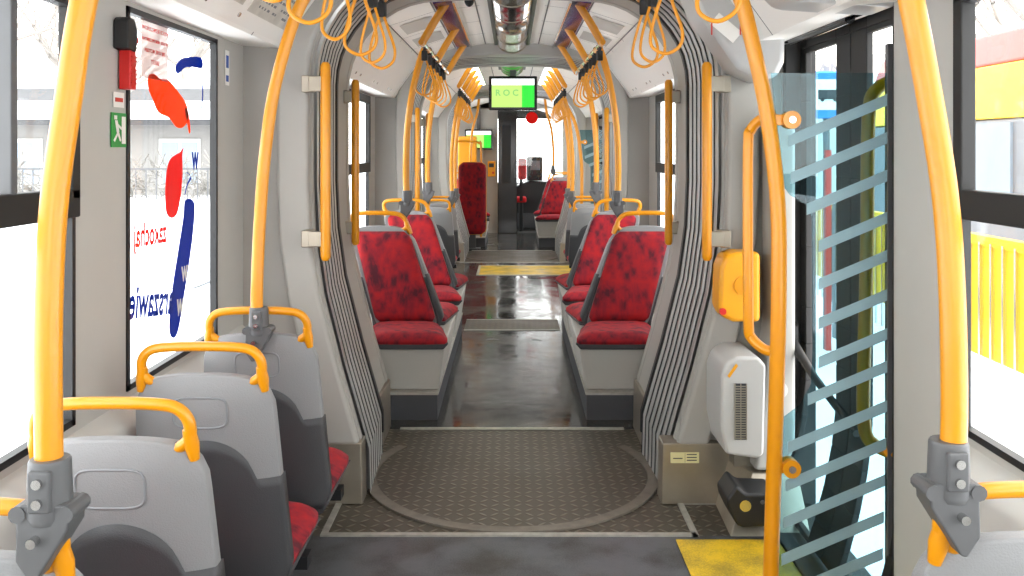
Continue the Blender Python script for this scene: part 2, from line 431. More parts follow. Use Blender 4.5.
# ceiling
CS = [(-1.19, 1.95), (-1.15, 1.945), (-.985, 1.935), (-.75, 2.26), (-.47, 2.35), (-.2, 2.385), (0, 2.39)]
CS = CS+[(-x, z) for x, z in reversed(CS[:-1])]
def ceilseg(y0, y1):
    mb = MB(); n = len(CS); v = [(x, y, z) for y in (y0, y1) for x, z in CS]+[(x, y, z+.03) for y in (y0, y1) for x, z in CS]
    fs = [(i, i+1, n+i+1, n+i) for i in range(n-1)]+[(2*n+i, 2*n+i+1, 3*n+i+1, 3*n+i) for i in range(n-1)]
    mb.add(v, fs); struct(mb, 'ceiling', M['ceil'])
for a, b in ((NEAR0, G1a), (G1b, G2a+.03), (G2b, G3a), (G3b, NOSE)): ceilseg(a, b)
# ceiling seams, one object a section
def seams(ys, y0, y1):
    mb = MB()
    for y in ys:
        for i in range(2, len(CS)-3):
            (xa, za), (xb, zb) = CS[i], CS[i+1]
            if abs((xa+xb)/2) < .15: continue
            mb.add([(xa, y-.004, za-.0015), (xb, y-.004, zb-.0015), (xb, y+.004, zb-.0015), (xa, y+.004, za-.0015)], [(0, 1, 2, 3)])
    for x, z in CS[3:5]+[(-.22, 2.383), (.22, 2.383)]+CS[-5:-3]:
        mb.box(x-.004, x+.004, y0, y1, z-.003, z+.001)
    struct(mb, 'trim_ceiling_seam', M['clamp'])
seams([5.5, 6.15, 6.8, 7.4], 4.9, 7.5)
seams([9.2, 10, 10.8], 8.5, 12); seams([.8, 1.7, 2.6, 3.4], 0, 3.8)
# ventilation patches on the ceiling of the red seat section
for s, lab in ((-1, 'left'), (1, 'right')):
    for y0, g in ((5.6, 0), (6.3, 1)):
        mb = MB()
        for i in range(7):
            ya = y0+i*.06; xa, xb = .50*s, .70*s
            za = 2.35-(.50-.47)*.32-.005; zb = 2.35-(.70-.47)*.32-.005
            mb.add([(xa, ya, za), (xb, ya, zb), (xb, ya+.045, zb-.003), (xa, ya+.045, za-.003)], [(0, 1, 2, 3)])
        tag(mb.build('ceiling_vent', M['wall'], fix=False), f'pale slatted ceiling vent on the {lab} side, {"nearer" if g == 0 else "farther"} one above the red seats', 'vent')

# side walls with window openings
ZB, ZT = .78, 1.93
def wall_piece(mb, s, y0, y1, z0, z1, x0=WX, x1=WX+.015): mb.box(s*x0, s*x1, y0, y1, z0, z1)
left_w = [(-1.3, .35), (.55, 2.36), (2.68, 3.50), (4.95, 7.2), (8.6, 9.9), (10.2, 11.8), (13.6, 15.9), (16.6, 18.2)]
right_w = [(-1.3, .35), (.55, 2.31), (4.95, 7.1), (8.6, 10.3), (13.6, 15.9), (16.6, 18.2)]
right_d = [(2.71, 3.83), (10.85, 11.95)]
for s, wins, doors, nm in ((-1, left_w, [], 'left'), (1, right_w, right_d, 'right')):
    mb = MB()
    ops = sorted([(a, b, ZB, ZT) for a, b in wins]+[(a, b, 0, 2.02) for a, b in doors])
    y = NEAR0
    for a, b, z0, z1 in ops:
        if a > y: wall_piece(mb, s, y, a, -.04, 2.3)
        if z0 > 0: wall_piece(mb, s, a, b, -.04, z0)
        wall_piece(mb, s, a, b, z1, 2.3); y = b
    wall_piece(mb, s, y, NOSE, -.04, 2.3)
    struct(mb, 'wall_'+nm, M['wall'])
mb = MB(); mb.box(-1.19, 1.19, NEAR0-.05, NEAR0, -.04, .9); mb.box(-1.19, -.9, NEAR0-.05, NEAR0, .9, 2.45); mb.box(.9, 1.19, NEAR0-.05, NEAR0, .9, 2.45); mb.box(-1.19, 1.19, NEAR0-.05, NEAR0, 2.0, 2.45)
struct(mb, 'wall_back', M['wall'])
# window ledges
for s, nm, segs in ((-1, 'left', ((NEAR0, 3.84), (8.47, 12.0))), (1, 'right', ((NEAR0, 2.29), (8.47, 10.6)))):
    mb = MB()
    for a, b in segs:
        v = [(s*1.16, .765), (s*1.10, .72), (s*1.085, .68), (s*1.085, -.0), (s*1.16, 0)]
        mb.prism(v, a, b)
    struct(mb, 'baseboard_'+nm, M['wall2'], bevel=.008)
wi = 0
def window(s, y0, y1, bar=None, mull=None, heavy=False):
    global wi; wi += 1
    x = s*WX; mb = MB(); t = .018; xo = s*(WX+.019); xi = s*(WX-.006)
    mb.box(xi, xo, y0, y1, ZB, ZB+t); mb.box(xi, xo, y0, y1, ZT-t, ZT); mb.box(xi, xo, y0, y0+t, ZB, ZT); mb.box(xi, xo, y1-t, y1, ZB, ZT)
    f = struct(mb, 'window_%d' % wi, M['black'])
    mb = MB(); mb.box(s*(WX+.014), s*(WX+.0185), y0+.005, y1-.005, ZB+.005, ZT-.005); mb.build('pane', M['glass'], f)
    if bar:
        mb = MB(); xi = s*(WX-.02)
        mb.box(xi, xo, y0, y1, bar-.045, bar+.03)
        if heavy:
            mb.box(xi, xo, y0, y1, ZT-.06, ZT); mb.box(xi, xo, y1-.045, y1, bar, ZT); mb.box(xi, xo, y0, y0+.045, bar, ZT)
        o = mb.build('hopper_frame', M['darkframe'], f, bevel=.005)
    if mull:
        mb = MB(); mb.box(s*(WX-.012), xo, mull-.014, mull+.014, bar, ZT); mb.build('slider_frame', M['clamp'], f, bevel=.004)
    return f
for i, (a, b) in enumerate(left_w):
    window(-1, a, b, bar=1.37 if i in (0, 1, 3, 4, 5, 6) else None, mull=2.06 if i == 1 else None, heavy=i in (1, 3))
for i, (a, b) in enumerate(right_w):
    window(1, a, b, bar=1.37 if i < 5 else None, heavy=i in (1, 2))

# ---------------------------------------------------------------- side doors
di = 0
def xz(z):   # door leaf bows inwards below the waist
    return 1.225 if z > .6 else 1.225-.12*((.6-z)/.6)**1.8
def leaf(mb, y0, y1, a0, a1, zb, zt, mi):  # frame of one door leaf as bands following the bow
    zs = [.03, .12, .25, .4, .55, .7, .85, 1.1, 1.4, 1.7, 1.92, 2.0]
    def strip(ya, yb, z0, z1):
        zz = [z0]+[z for z in zs if z0 < z < z1]+[z1]
        for p, q in zip(zz, zz[1:]):
            mb.hexa([(xz(p)-.012, ya, p), (xz(p)+.012, ya, p), (xz(p)+.012, yb, p), (xz(p)-.012, yb, p), (xz(q)-.012, ya, q), (xz(q)+.012, ya, q), (xz(q)+.012, yb, q), (xz(q)-.012, yb, q)], mi)
    strip(y0, a0, .03, 2.0); strip(a1, y1, .03, 2.0); strip(a0, a1, .03, zb); strip(a0, a1, zt, 2.0)
def leaf_pane(par, a0, a1, zb, zt):
    zs = [zb, .15, .3, .45, .6, .75, 1.0, zt]; mb = MB()
    for p, q in zip(zs, zs[1:]):
        mb.add([(xz(p)+.006, a0, p), (xz(p)+.006, a1, p), (xz(q)+.006, a1, q), (xz(q)+.006, a0, q)], [(0, 1, 2, 3)])
    mb.build('pane', M['glass'], par)
def door(y0, y1, full=True):
    global di; di += 1
    L = y1-y0; m0, m1 = y0+L*.33, y0+L*.59
    mid = (m0+m1)/2
    mb = MB()
    mb.box(1.15, 1.28, y1-.045, y1, 0, 2.1); mb.box(1.16, 1.28, y0, y0+.04, 0, 2.1); mb.box(1.10, 1.28, y0, y1, 2.0, 2.12); mb.box(1.02, 1.26, y0, y1, -.02, .012)
    d = struct(mb, 'door_%d' % di, M['darkframe'], bevel=.006)
    for a, b, c, e in ((y0+.04, mid-.004, y0+.09, m0), (mid+.004, y1-.045, m1, y1-.115)):
        mb = MB(); leaf(mb, a, b, c, e, .05, 1.9, 0)
        l = mb.build('door_leaf', M['darkframe'], d, bevel=.004); leaf_pane(l, c, e, .05, 1.9)
    mb = MB(); yy = y0+.13
    mb.tube(smooth_path([(1.21, yy, 1.72), (1.15, yy, 1.69), (1.125, yy, 1.6), (1.12, yy, 1.2), (1.11, yy, .8), (1.11, yy, .66), (1.125, yy-.01, .585), (1.2, yy-.04, .55)], 5), .021, 12)
    mb.build('handrail', M['yellow'], d)
    mb = MB(); mb.tube([(1.16, y1-.06, .72), (1.17, y1-.35, .62), (1.18, y1-.75, .53)], [.022, .016, .014], 10)
    mb.box(1.12, 1.19, y1-.09, y1-.03, .70, .77)
    mb.build('door_arm', M['darkframe'], d)
    mb = MB(); mb.box(1.10, 1.2, y0, y1, 1.97, 2.06); mb.box(1.11, 1.15, y0+.2, y1-.1, 1.94, 1.97)
    mb.cyl((1.13, y0+.3, 1.94), (1.13, y1-.2, 1.94), .018)
    mb.build('door_gear', M['blackg'], d, bevel=.005)
    mb = MB(); mb.box(1.15, 1.17, y1-.035, y1-.01, 1.60, 1.66); mb.cyl((1.14, y1-.025, 1.63), (1.10, y1-.025, 1.63), .02)
    mb.build('door_latch', M['black'], d)
door(*right_d[0]); door(*right_d[1])
# white cover over the near door gear and beside it
t = empty('door_header_cover', (1.0, 3.3, 1.95), 'rounded white plastic cover over the gear above the near door', 'cover')
mb = MB(); mb.prism([(-.16, .0), (.17, -.02), (.17, .25), (-.32, .25), (-.27, .12)], -.6, -.38); mb.build('end_cover', M['white'], t, bevel=.03)
mb = MB(); mb.prism([(-.10, -.13), (-.0, -.17), (.06, -.16), (.09, -.10), (.10, .25), (-.32, .25), (-.26, .10)], .28, .52); mb.build('corner_cover', M['white'], t, bevel=.03)

# ---------------------------------------------------------------- seats
def make_seat(kind, lean):
    """local: cushion front at y=0, sitter faces -y, cushion top at z=0"""
    name = 'tram_seat'
    t = empty(name, (0, 0, 0))
    def sh(y, z): return lean*(.06*max(0, y)/.42+.17*max(0, z)/.56)
    def yb(z): return .40+.09*max(z, 0)/.56     # front plane of back
    HT = .56
    def hw(v):
        b = .225-.035*v if kind == 'grey' else .202-.016*v
        if v > .86: b = b-.028*((v-.86)/.14)**2*1.3
        if v < .08: b -= .02*((.08-v)/.08)
        return b
    z0 = -.07
    def back(off, inset=0, zlo=z0, zhi=HT, bulge=0.0, crown=True):
        def f(u, v):
            z = zlo+(zhi-zlo)*v
            vv = (z-z0)/(HT-z0); w_ = hw(vv)-inset
            if crown: z2 = z-.02*abs(u)**3*max(0, (v-.8)/.2)
            else: z2 = z
            y = yb(z)+off+bulge*(1-u*u)*(1-(2*v-1)**6)-.02*abs(u)**4
            return (u*w_+sh(y, z), y, z2)
        return f
    mb = MB(); mb.slab(back(.015), back(.052, bulge=.022), 14, 16, 0)
    o = mb.build('back_shell', M['shell'], t, bevel=.006); 
    # dark lower cover with raised arch
    def vm(u): 
        base = .26; 
        q = 1-((u+.05)/.62)**2
        return base if q <= 0 else max(base, base+.12*math.sqrt(q))
    def dk(off, edge=False):
        def f(u, v):
            z = z0+.0+(vm(u)-z0)*v; vv = (z-z0)/(HT-z0); w_ = hw(vv)+.003
            y = yb(z)+off+.022*(1-u*u)*(1-(2*(z-z0)/(HT-z0)-1)**6)-.02*abs(u)**4
            return (u*w_+sh(y, z), y, z-.004)
        return f
    mb = MB(); mb.slab(dk(.010), dk(.0575), 40, 12, 0)
    mb.build('lower_cover', M['shelld'], t)
    # oval recess outline
    pts = []
    for i in range(40):
        a = 2*PI*i/40; ca, sa = math.cos(a), math.sin(a)
        u = .075*math.copysign(abs(ca)**.45, ca); zz = .455+.043*math.copysign(abs(sa)**.45, sa)
        vv = (zz-z0)/(HT-z0); uu = u/hw(vv)
        pts.append((u+sh(.5, zz), yb(zz)+.0525+.022*(1-uu*uu)*(1-(2*vv-1)**6), zz))
    mb = MB(); mb.tube(pts, .0028, 6, closed=True); mb.build('grip_recess', M['shellm'], t)
    # upholstery
    def up(off, inset, puff):
        def f(u, v):
            z = -.0+.528*v; vv = (z-z0)/(HT-z0)
            rc = 1
            d_ = min(v, 1-v)*.545
            if d_ < .05: rc = 1-.12*(1-math.sqrt(max(0, 1-(1-d_/.05)**2)))
            w_ = (hw(vv)-inset-.004)*rc
            e = (1-abs(u)**8)*(1-abs(2*v-1)**14)
            return (u*w_+sh(.42, z), yb(z)+off-puff*e-.012*abs(u)**4, z)
        return f
    mb = MB(); mb.slab(up(-.006, .016, .026), up(.018, .012, 0), 16, 22)
    mb.build('backrest', M['fabric'], t)
    # cushion
    def cu(top):
        def f(u, v):
            y = -.01+.42*v; w_ = .222-.01*v
            cr = min(v, .2)/.2
            w_ *= 1-.10*(1-math.sqrt(max(0, 1-(1-cr)**2)))
            e = (1-abs(u)**6)*(1-(1-cr)**4)
            z = (-.042+.045*e+.01*(1-v)) if top else -.052
            return (u*w_+lean*.06*max(0, y)/.42, y-.012*(1-u*u)*(1-v), z)
        return f
    mb = MB(); mb.slab(cu(True), cu(False), 14, 14); mb.build('cushion', M['fabric'], t)
    def pan(top):
        def f(u, v):
            y = .0+.44*v; w_ = .226-(.03 if not top else 0)
            return (u*w_+lean*.06*max(0, y)/.42, y, -.05 if top else -.085-.015*v)
        return f
    mb = MB(); mb.slab(pan(True), pan(False), 8, 8, smooth=False); mb.build('seat_pan', M['shelld'], t, bevel=.01)
    # handle
    def hp(x, z): return (x+sh(.46, z), yb(z)+.035, z)
    ctrl = [hp(-.115, .535), hp(-.142, .538), hp(-.166, .56), hp(-.165, .60), hp(-.14, .628), hp(-.09, .637), hp(0, .639), hp(.09, .637), hp(.14, .628), hp(.165, .60), hp(.166, .56), hp(.142, .538), hp(.115, .535)]
    P = smooth_path(ctrl, 5); rr = []
    for i in range(len(P)):
        q = min(i, len(P)-1-i); rr.append(.006+.0075*min(1, q/6))
    mb = MB(); mb.tube(P, rr, 12)
    for s in (-1, 1):
        mb.tube([hp(s*.165, .58), hp(s*.169, .545), hp(s*.174, .51)], [.0135, .017, .011], 10)
    mb.build('handle', M['yellow'], t)
    if kind == 'grey':
        mb = MB(); mb.box(-.22, .20, .14, .20, -.14, -.10); mb.box(-.05, .05, .1, .3, -.12, -.09)
        for x in (-.16, .16): mb.cyl((x, .02, -.11), (x, .36, -.11), .014)
        mb.build('wall_bracket', M['black'], t)
    return t
pg = make_seat('grey', 0); prl = make_seat('red', -1); prr = make_seat('red', 1)
used = set()
def seat(proto, x, y, z, away, label, group=None):
    if proto.name in used: o = copy_tree(proto)
    else: used.add(proto.name); o = proto
    o.location = (x, y, z); o.rotation_euler = (0, 0, PI if away else 0)
    tag(o, label, 'seat', group); return o
gy = [1.42, 1.98, 2.54, 3.10]
gl = ['grey backed seat at the bottom left corner, only its top and yellow handle in view', 'largest grey backed seat on the left, beside the front side window', 'grey backed seat on the left, second from the bellows arch', 'grey backed seat on the left standing closest to the bellows arch']
for y, l in zip(gy, gl): seat(pg, -.866, y+.50, .315, True, l)
seat(pg, .87, 1.50+.50, .31, True, 'grey backed seat at the bottom right corner under the right window')
zr = .475
rows = [(5.0, False, 'nearest red seat on the {s}, facing the camera beside the bellows arch'), (6.06, True, 'red cushioned seat on the {s} facing away, back to back with the nearest red seat'),
        (6.42, False, 'second red seat on the {s} facing the camera, farther along the aisle'), (7.46, True, 'red cushioned seat on the {s} facing away, back to back with the second red seat')]
for s, nm in ((-1, 'left'), (1, 'right')):
    for y, aw, l in rows:
        proto = (prl if s < 0 else prr) if not aw else (prr if s < 0 else prl)
        seat(proto, s*.575, y, zr, aw, l.format(s=nm))
# far sections
for s, nm in ((-1, 'left'), (1, 'right')):
    for y, l in ((9.75, 'nearer'), (10.4, 'farther')):
        if s > 0: y -= .0
        seat(pg, s*.84, y+.50, .32, True, f'{l} grey backed seat on the {nm} of the door section beyond the red seats')
seat(prr, .575, 13.95, zr, False, 'distant red seat on the right in the cab section, nearer of two')
seat(prr, .575, 15.1, zr, False, 'distant red seat on the right in the cab section, just before the windscreen')
seat(prl, -.575, 14.8, zr, False, 'distant red seat on the left, half hidden behind the upright folded seat')

# tall folded seat
t = empty('folding_seat', (-.60, 13.6, .2), 'tall narrow red folded seat with yellow lower edge standing upright at far left of aisle', 'seat')
def fs_(off, ins, puff):
    def f(u, v):
        z = 1.1*v; d_ = min(v, 1-v)*1.1; rc = 1
        if d_ < .1: rc = 1-.35*(1-math.sqrt(max(0, 1-(1-d_/.1)**2)))
        e = (1-abs(u)**8)*(1-abs(2*v-1)**20)
        return (u*(.215-ins)*rc, off-puff*e+.03*v, z+.02+(ins if v < .5 else -ins)*abs(2*v-1))
    return f
mb = MB(); mb.slab(fs_(-.03, .008, .03), fs_(.0, .008, 0), 14, 24); mb.build('upholstery', M['fabric'], t)
mb = MB(); mb.slab(fs_(.0, 0, 0), fs_(.035, 0, 0), 14, 24); mb.build('shell', M['yelplast'], t)
mb = MB(); mb.cyl((.2, .05, .25), (.26, .05, .25), .03); mb.cyl((-.2, .05, .25), (-.26, .05, .25), .03); mb.box(-.2, .2, .03, .09, .2, .3); mb.build('hinge', M['clamp'], t)
mb = MB(); mb.box(-.05, .05, .03, .09, -.2, .22); mb.box(-.12, .12, -.02, .14, -.2, -.185); mb.build('pedestal', M['clamp'], t)

# seat plinths
def plinth(s, y0, y1, lbl):
    mb = MB(); zt, zb = .405, .15
    mb.hexa([(s*.415, y0+.02, zb), (s*1.12, y0+.02, zb), (s*1.12, y1-.02, zb), (s*.415, y1-.02, zb),
             (s*.375, y0, zt), (s*1.12, y0, zt), (s*1.12, y1, zt), (s*.375, y1, zt)])
    tag(mb.build('seat_plinth', M['wall'], bevel=.012), lbl, 'seat base')
def podium(s, y0, y1, nm):
    mb = MB(); mb.box(s*.415, s*1.15, y0, y1, 0, .14); mb.box(s*.409, s*1.15, y0-.006, y1, .14, .152, 1)
    struct(mb, 'baseboard_'+nm, [M['skirt'], M['trim']])
for s, nm in ((-1, 'left'), (1, 'right')):
    podium(s, 5.0, 7.47, nm); podium(s, 13.9, 15.58, nm)
    plinth(s, 5.04, 6.03, f'pale grey box plinth under the nearest pair of red seats on the {nm}')
    plinth(s, 6.45, 7.44, f'pale grey box plinth under the second pair of red seats on the {nm}')
plinth(1, 14.03, 14.7, 'pale grey box plinth under the distant red seat on the right')
plinth(-1, 14.05, 14.7, 'pale grey box plinth below the upright folded seat at the far left')
plinth(-1, 14.95, 15.4, 'pale grey box plinth under the distant red seat on the left'); plinth(1, 15.15, 15.55, 'pale grey box plinth under the last red seat before the windscreen')

# ---------------------------------------------------------------- poles
def clamp(t, x, y, z, s, big=False):
    mb = MB()
    mb.tube([(x, y, z+.085), (x, y, z+.08), (x, y, z), (x, y, z-.01)], [.028, .031, .034, .03], 14)
    poly = [(-.038, .012), (-.034, .03), (.034, .03), (.042, .02), (.040, -.008), (-.008, -.085), (-.018, -.088), (-.040, -.055)]
    mb.prism([(x+s*-1*a, z+b-.008) for a, b in poly], y-.026, y+.03)
    for q in (-1, 1): mb.cyl((x+q*.036, y-.028, z+.008), (x+q*.036, y+.03, z+.008), .013, 10)
    mb.box(x-.017, x+.017, y-.036, y-.02, z+.012, z+.075)
    c = mb.build('clamp', M['clamp'], t, bevel=.004)
    if big:
        for dz, dx in ((.058, 0), (.028, 0), (-.03, -s*-.008)):
            mb = MB(); mb.cyl((x+dx, y-.042, z+dz), (x+dx, y-.02, z+dz), .0075, 12); mb.build('bolt', M['bolt'], c)
def pole(pts, lbl, s, big=False, r=.0205, withclamp=True, name='grab_pole'):
    x, y, z = pts[0]
    t = empty(name, (x, y, z), lbl, 'pole')
    P = smooth_path([(a-x, b-y, c-z) for a, b, c in pts], 8)
    mb = MB(); mb.tube(P, r, 16); mb.build('tube', M['yellow'], t)
    if withclamp: clamp(t, 0, 0, 0, s, big)
    return t
# near poles (x at the clamp, bowed out, leaning in at the top)
pole([(-.706, 1.375, .945), (-.711, 1.38, 1.1), (-.713, 1.385, 1.26), (-.707, 1.39, 1.42), (-.690, 1.40, 1.58), (-.668, 1.405, 1.735), (-.61, 1.41, 2.0), (-.535, 1.41, 2.13)], 'big yellow grab pole in the left foreground, clamped to a seat handle', -1, True)
pole([(.708, 1.46, .945), (.717, 1.46, 1.05), (.717, 1.465, 1.25), (.708, 1.47, 1.42), (.683, 1.47, 1.58), (.652, 1.47, 1.745), (.60, 1.47, 1.99), (.535, 1.47, 2.13)], 'big yellow grab pole in the right foreground, clamped to the corner seat handle', 1, True)
pole([(-.855, 3.04, .885), (-.862, 3.04, 1.0), (-.855, 3.05, 1.25), (-.835, 3.05, 1.5), (-.80, 3.06, 1.74), (-.715, 3.06, 2.0), (-.60, 3.06, 2.12), (-.53, 3.06, 2.13)], 'curved yellow grab pole on the left, clamped to the seat nearest the bellows', -1, True)
# glass screen post
pp = [(.80, 2.8, .0), (.81, 2.8, .35), (.822, 2.8, .72), (.83, 2.8, 1.07), (.826, 2.8, 1.34), (.797, 2.8, 1.59), (.755, 2.8, 1.8), (.70, 2.8, 2.0), (.60, 2.8, 2.16), (.53, 2.8, 2.2)]
pole(pp, 'floor to ceiling yellow pole at the free edge of the near glass screen', 1, r=.024, withclamp=False)
for s, nm in ((-1, 'left'), (1, 'right')):
    pole([(s*.648, 5.56, 1.165), (s*.655, 5.56, 1.35), (s*.648, 5.56, 1.6), (s*.62, 5.56, 1.83), (s*.575, 5.56, 2.03), (s*.54, 5.56, 2.13)], f'yellow grab pole on the {nm}, rising from the nearest red seat', s)
    pole([(s*.648, 6.98, 1.165), (s*.655, 6.98, 1.35), (s*.648, 6.98, 1.6), (s*.62, 6.98, 1.83), (s*.575, 6.98, 2.03), (s*.54, 6.98, 2.13)], f'yellow grab pole on the {nm}, rising from the second red seat', s)
    for y, l in ((9.8, 'nearer'), (10.45, 'farther')):
        pole([(s*.65, y, .97), (s*.66, y, 1.2), (s*.655, y, 1.5), (s*.62, y, 1.83), (s*.575, y, 2.03), (s*.54, y, 2.13)], f'{l} yellow grab pole on the {nm} of the door section, rising from a grey seat', s)
    pole([(s*.66, 14.5, 1.165), (s*.67, 14.5, 1.4), (s*.64, 14.5, 1.8), (s*.56, 14.5, 2.1), (s*.53, 14.5, 2.335)], f'distant yellow grab pole on the {nm} of the cab section', s)
pole([(s_*1.0, 10.7, z) for s_, z in ((.80, .0), (.822, .72), (.83, 1.07), (.82, 1.4), (.755, 1.8), (.60, 2.1), (.53, 2.13))], 'floor to ceiling yellow pole at the free edge of the distant glass screen', 1, withclamp=False)

# overhead rails with arms
def rail(s, y0, y1, arms, lbl):
    t = empty('overhead_rail', (s*.53, y0, 2.13), lbl, 'handrail'); L = y1-y0
    mb = MB(); mb.tube([(0, 0, 0), (0, L, 0)], .017, 12); mb.build('rail', M['yellow'], t)
    for a in arms:
        mb = MB(); d = a-y0
        mb.tube([(0, d, 0), (-s*.075, d, .13), (-s*.14, d, .232)], .024, 12, flat=.6)
        mb.tube([(-s*.10, d-.05, .231), (-s*.16, d-.05, .24), (-s*.16, d+.05, .24), (-s*.10, d+.05, .231)], .006, 6)
        mb.build('arm', M['yellow'], t)
    n = max(2, int(L/.32))
    for i in range(n):
        a = (i+.25)*L/n
        mb = MB(); mb.tube([(0, a, 0), (0, a+L/n*.5, 0)], .0185, 12); mb.build('sleeve', M['chrome'], t)
    return t
for s, nm in ((-1, 'left'), (1, 'right')):
    rail(s, .4, 3.74, [.9, 1.9, 2.8, 3.7], f'overhead yellow rail on the {nm} above the foreground')
    rail(s, 5.25, 7.40, [5.3, 6.35, 7.36], f'overhead yellow rail with slanted arms on the {nm} above the red seats')
    rail(s, 8.9, 11.7, [8.95, 9.6, 10.25, 10.9, 11.6], f'overhead yellow rail on the {nm} in the door section, beside the monitor')
    # purple channel
    for (a, b), l in (((5.15, 7.45), 'above the red seats'), ((8.6, 11.8), 'in the door section beyond')):
        t = empty('light_channel', (s*.40, a, 2.352), f'{"dark purple glossy" if a < 8 else "brightly lit white"} light channel, {nm} ceiling, {l}', 'light channel')
        mb = MB(); mb.box(-.055, .055, 0, b-a, -.006, .02, rot=None); o = mb.build('panel', M['purple'] if a < 8 else M['lamp'], t, bevel=.003); o.rotation_euler = (0, s*.2, 0)
        mb = MB(); mb.box(-s*.058, -s*.070, 0, b-a, -.012, .03); mb.build('edge_strip', M['chrome'], t)
    # purple channel edges end
# straps
def make_strap(r):
    t = empty('hanging_strap', (0, 0, 0))
    ctrl = [(.006, 0, -.075), (.028, 0, -.14), (.055, 0, -.22), (.048, 0, -.272), (0, 0, -.298), (-.048, 0, -.272), (-.05, 0, -.22), (-.028, 0, -.14), (-.006, 0, -.075)]
    mb = MB(); mb.tube(smooth_path(ctrl, 5), r, 8, flat=1.5); mb.build('loop', M['yellow'], t)
    mb = MB(); mb.box(-.018, .018, -.014, .014, -.09, -.028); mb.build('buckle', M['black'], t, bevel=.006)
    mb = MB(); mb.tube([(0, .023*math.cos(a), .023*math.sin(a)) for a in [2*PI*i/12 for i in range(12)]], .007, 6, closed=True, flat=1); mb.box(-.008, .008, -.008, .008, -.03, -.018); mb.build('hanger_ring', M['black'], t)
    return t
st0 = make_strap(.004); first = [True]
def strap(x, y, rz, label, group, z=2.13):
    o = st0 if first[0] else copy_tree(st0); first[0] = False
    o.location = (x, y, z); o.rotation_euler = (0, 0, rz); tag(o, label, 'strap', group)
for s, nm in ((-1, 'left'), (1, 'right')):
    near = [3.66, 3.42, 3.14, 2.7, 2.35, 2.0, 1.7] if s < 0 else [3.60, 3.40, 3.1, 2.32, 1.95, 1.6]
    for i, y in enumerate(near):
        strap(s*.53, y, random.uniform(-.6, .6), f'yellow hanging strap over the {nm} foreground, number {["one","two","three","four","five","six","seven"][i]} from the bellows', f'straps on the {nm} foreground rail')
    for i, y in enumerate([5.45, 5.75, 6.0, 6.3, 6.6, 6.95]):
        strap(s*.53, y, random.uniform(-.6, .6), f'yellow strap above the {nm} red seats, {["first","second","third","fourth","fifth","last"][i]} along the rail', f'straps above the {nm} red seats')
    for i, y in enumerate([9.1, 9.35, 9.5, 9.75, 10.0, 10.4, 10.7, 11.1]):
        strap(s*.53, y, random.uniform(-.6, .6), f'small distant yellow strap, {["first","second","third","fourth","fifth","sixth","seventh","last"][i]} along the {nm} rail of the door section', f'straps on the {nm} rail of the door section')

# vertical grab bars beside the arches
def gbar(x, y, z0, z1, s, yw, lbl, xb):
    t = empty('grab_bar', (x, y, z0), lbl, 'grab bar'); h = z1-z0
    mb = MB(); mb.tube([(0, 0, 0), (0, 0, .01), (0, 0, .02), (0, 0, h-.02), (0, 0, h-.01), (0, 0, h)], [.012, .019, .021, .021, .019, .012], 14); mb.build('bar', M['yellow'], t)
    for zz in (.09, h-.09):
        mb = MB(); mb.box(0, xb, -.012, .012, zz-.032, zz+.032); mb.box(xb-.02*s, xb+.03*s, -.006, yw-y, zz-.035, zz+.035)
        mb.build('bracket', M['steel'], t, bevel=.004)
for s, nm in ((-1, 'left'), (1, 'right')):
    gbar(-.775 if s < 0 else .81, 3.74, 1.04, 1.865, s, 3.80, f'yellow vertical grab bar on the {nm}, before the bellows arch', s*.07)
    gbar(s*.825, 4.74, 1.0, 1.87, s, 4.78, f'yellow vertical grab bar on the {nm}, behind the bellows arch', s*.06)
    gbar(s*.78, 7.42, .95, 1.85, s, 7.5, f'distant yellow grab bar on the {nm} before the second arch', s*.07)
    gbar(s*.80, 8.55, .95, 1.85, s, 8.5, f'distant yellow grab bar on the {nm} behind the second arch', s*.06)

# ---------------------------------------------------------------- glass screens
def screen(Y, lbl):
    t = empty('glass_screen', (.8, Y, .0), lbl, 'glass screen')
    def w2(px, py): return ((px-512)/321.4-.8, 1.5-(py-150)/321.4)
    out = [(893, 73), (771, 73), (785, 188), (790, 195), (806, 205), (812, 218), (813, 350), (811, 385), (800, 405), (784, 417), (783, 440), (779, 560), (779, 600), (884, 600), (888, 400)]
    out = [w2(*p) for p in out]
    mb = MB(); mb.prism(out, -.004, .004); mb.build('pane', M['screen'], t)
    def xl(y):
        if y < 185: return 784+(y-75)*.06
        if y < 200: return 784
        if y < 372: return 818
        if y < 412: return 818-(y-372)*.4
        return 789-(y-412)*.055
    ys = [141, 178, 209, 246, 284, 323, 362, 399, 447, 485, 522, 559, 596]
    for y in ys:
        a = xl(y); b = 888-(max(0, y-400)*.03)
        if 190 < y < 215: a = 806
        yr = y-(b-a)*.42
        q = [w2(a, y+6), w2(b, yr+6), w2(b, yr-5.5), w2(a, y-5.5)]
        mb = MB(); mb.prism(q, -.0055, -.0045); mb.build('stripe', M['stripe'], t)
    mb = MB(); mb.box(.365, .40, -.012, .012, .0, 1.83); mb.build('wall_channel', M['clamp'], t)
    for py in (120, 467):
        x, z = w2(790, py); mb = MB()
        mb.cyl((x, -.022, z), (x, .022, z), .028, 20); mb.box(x-.065, x-.01, -.01, .01, z-.017, z+.017)
        c = mb.build('clip', M['yellow'], t, bevel=.004)
        mb = MB(); mb.cyl((x, -.028, z), (x, -.02, z), .011, 14); mb.build('bolt', M['bolt'], c)
screen(2.8, 'blue striped glass screen beside the near door on the right')
screen(10.7, 'distant blue striped glass screen on the right behind the grab poles')
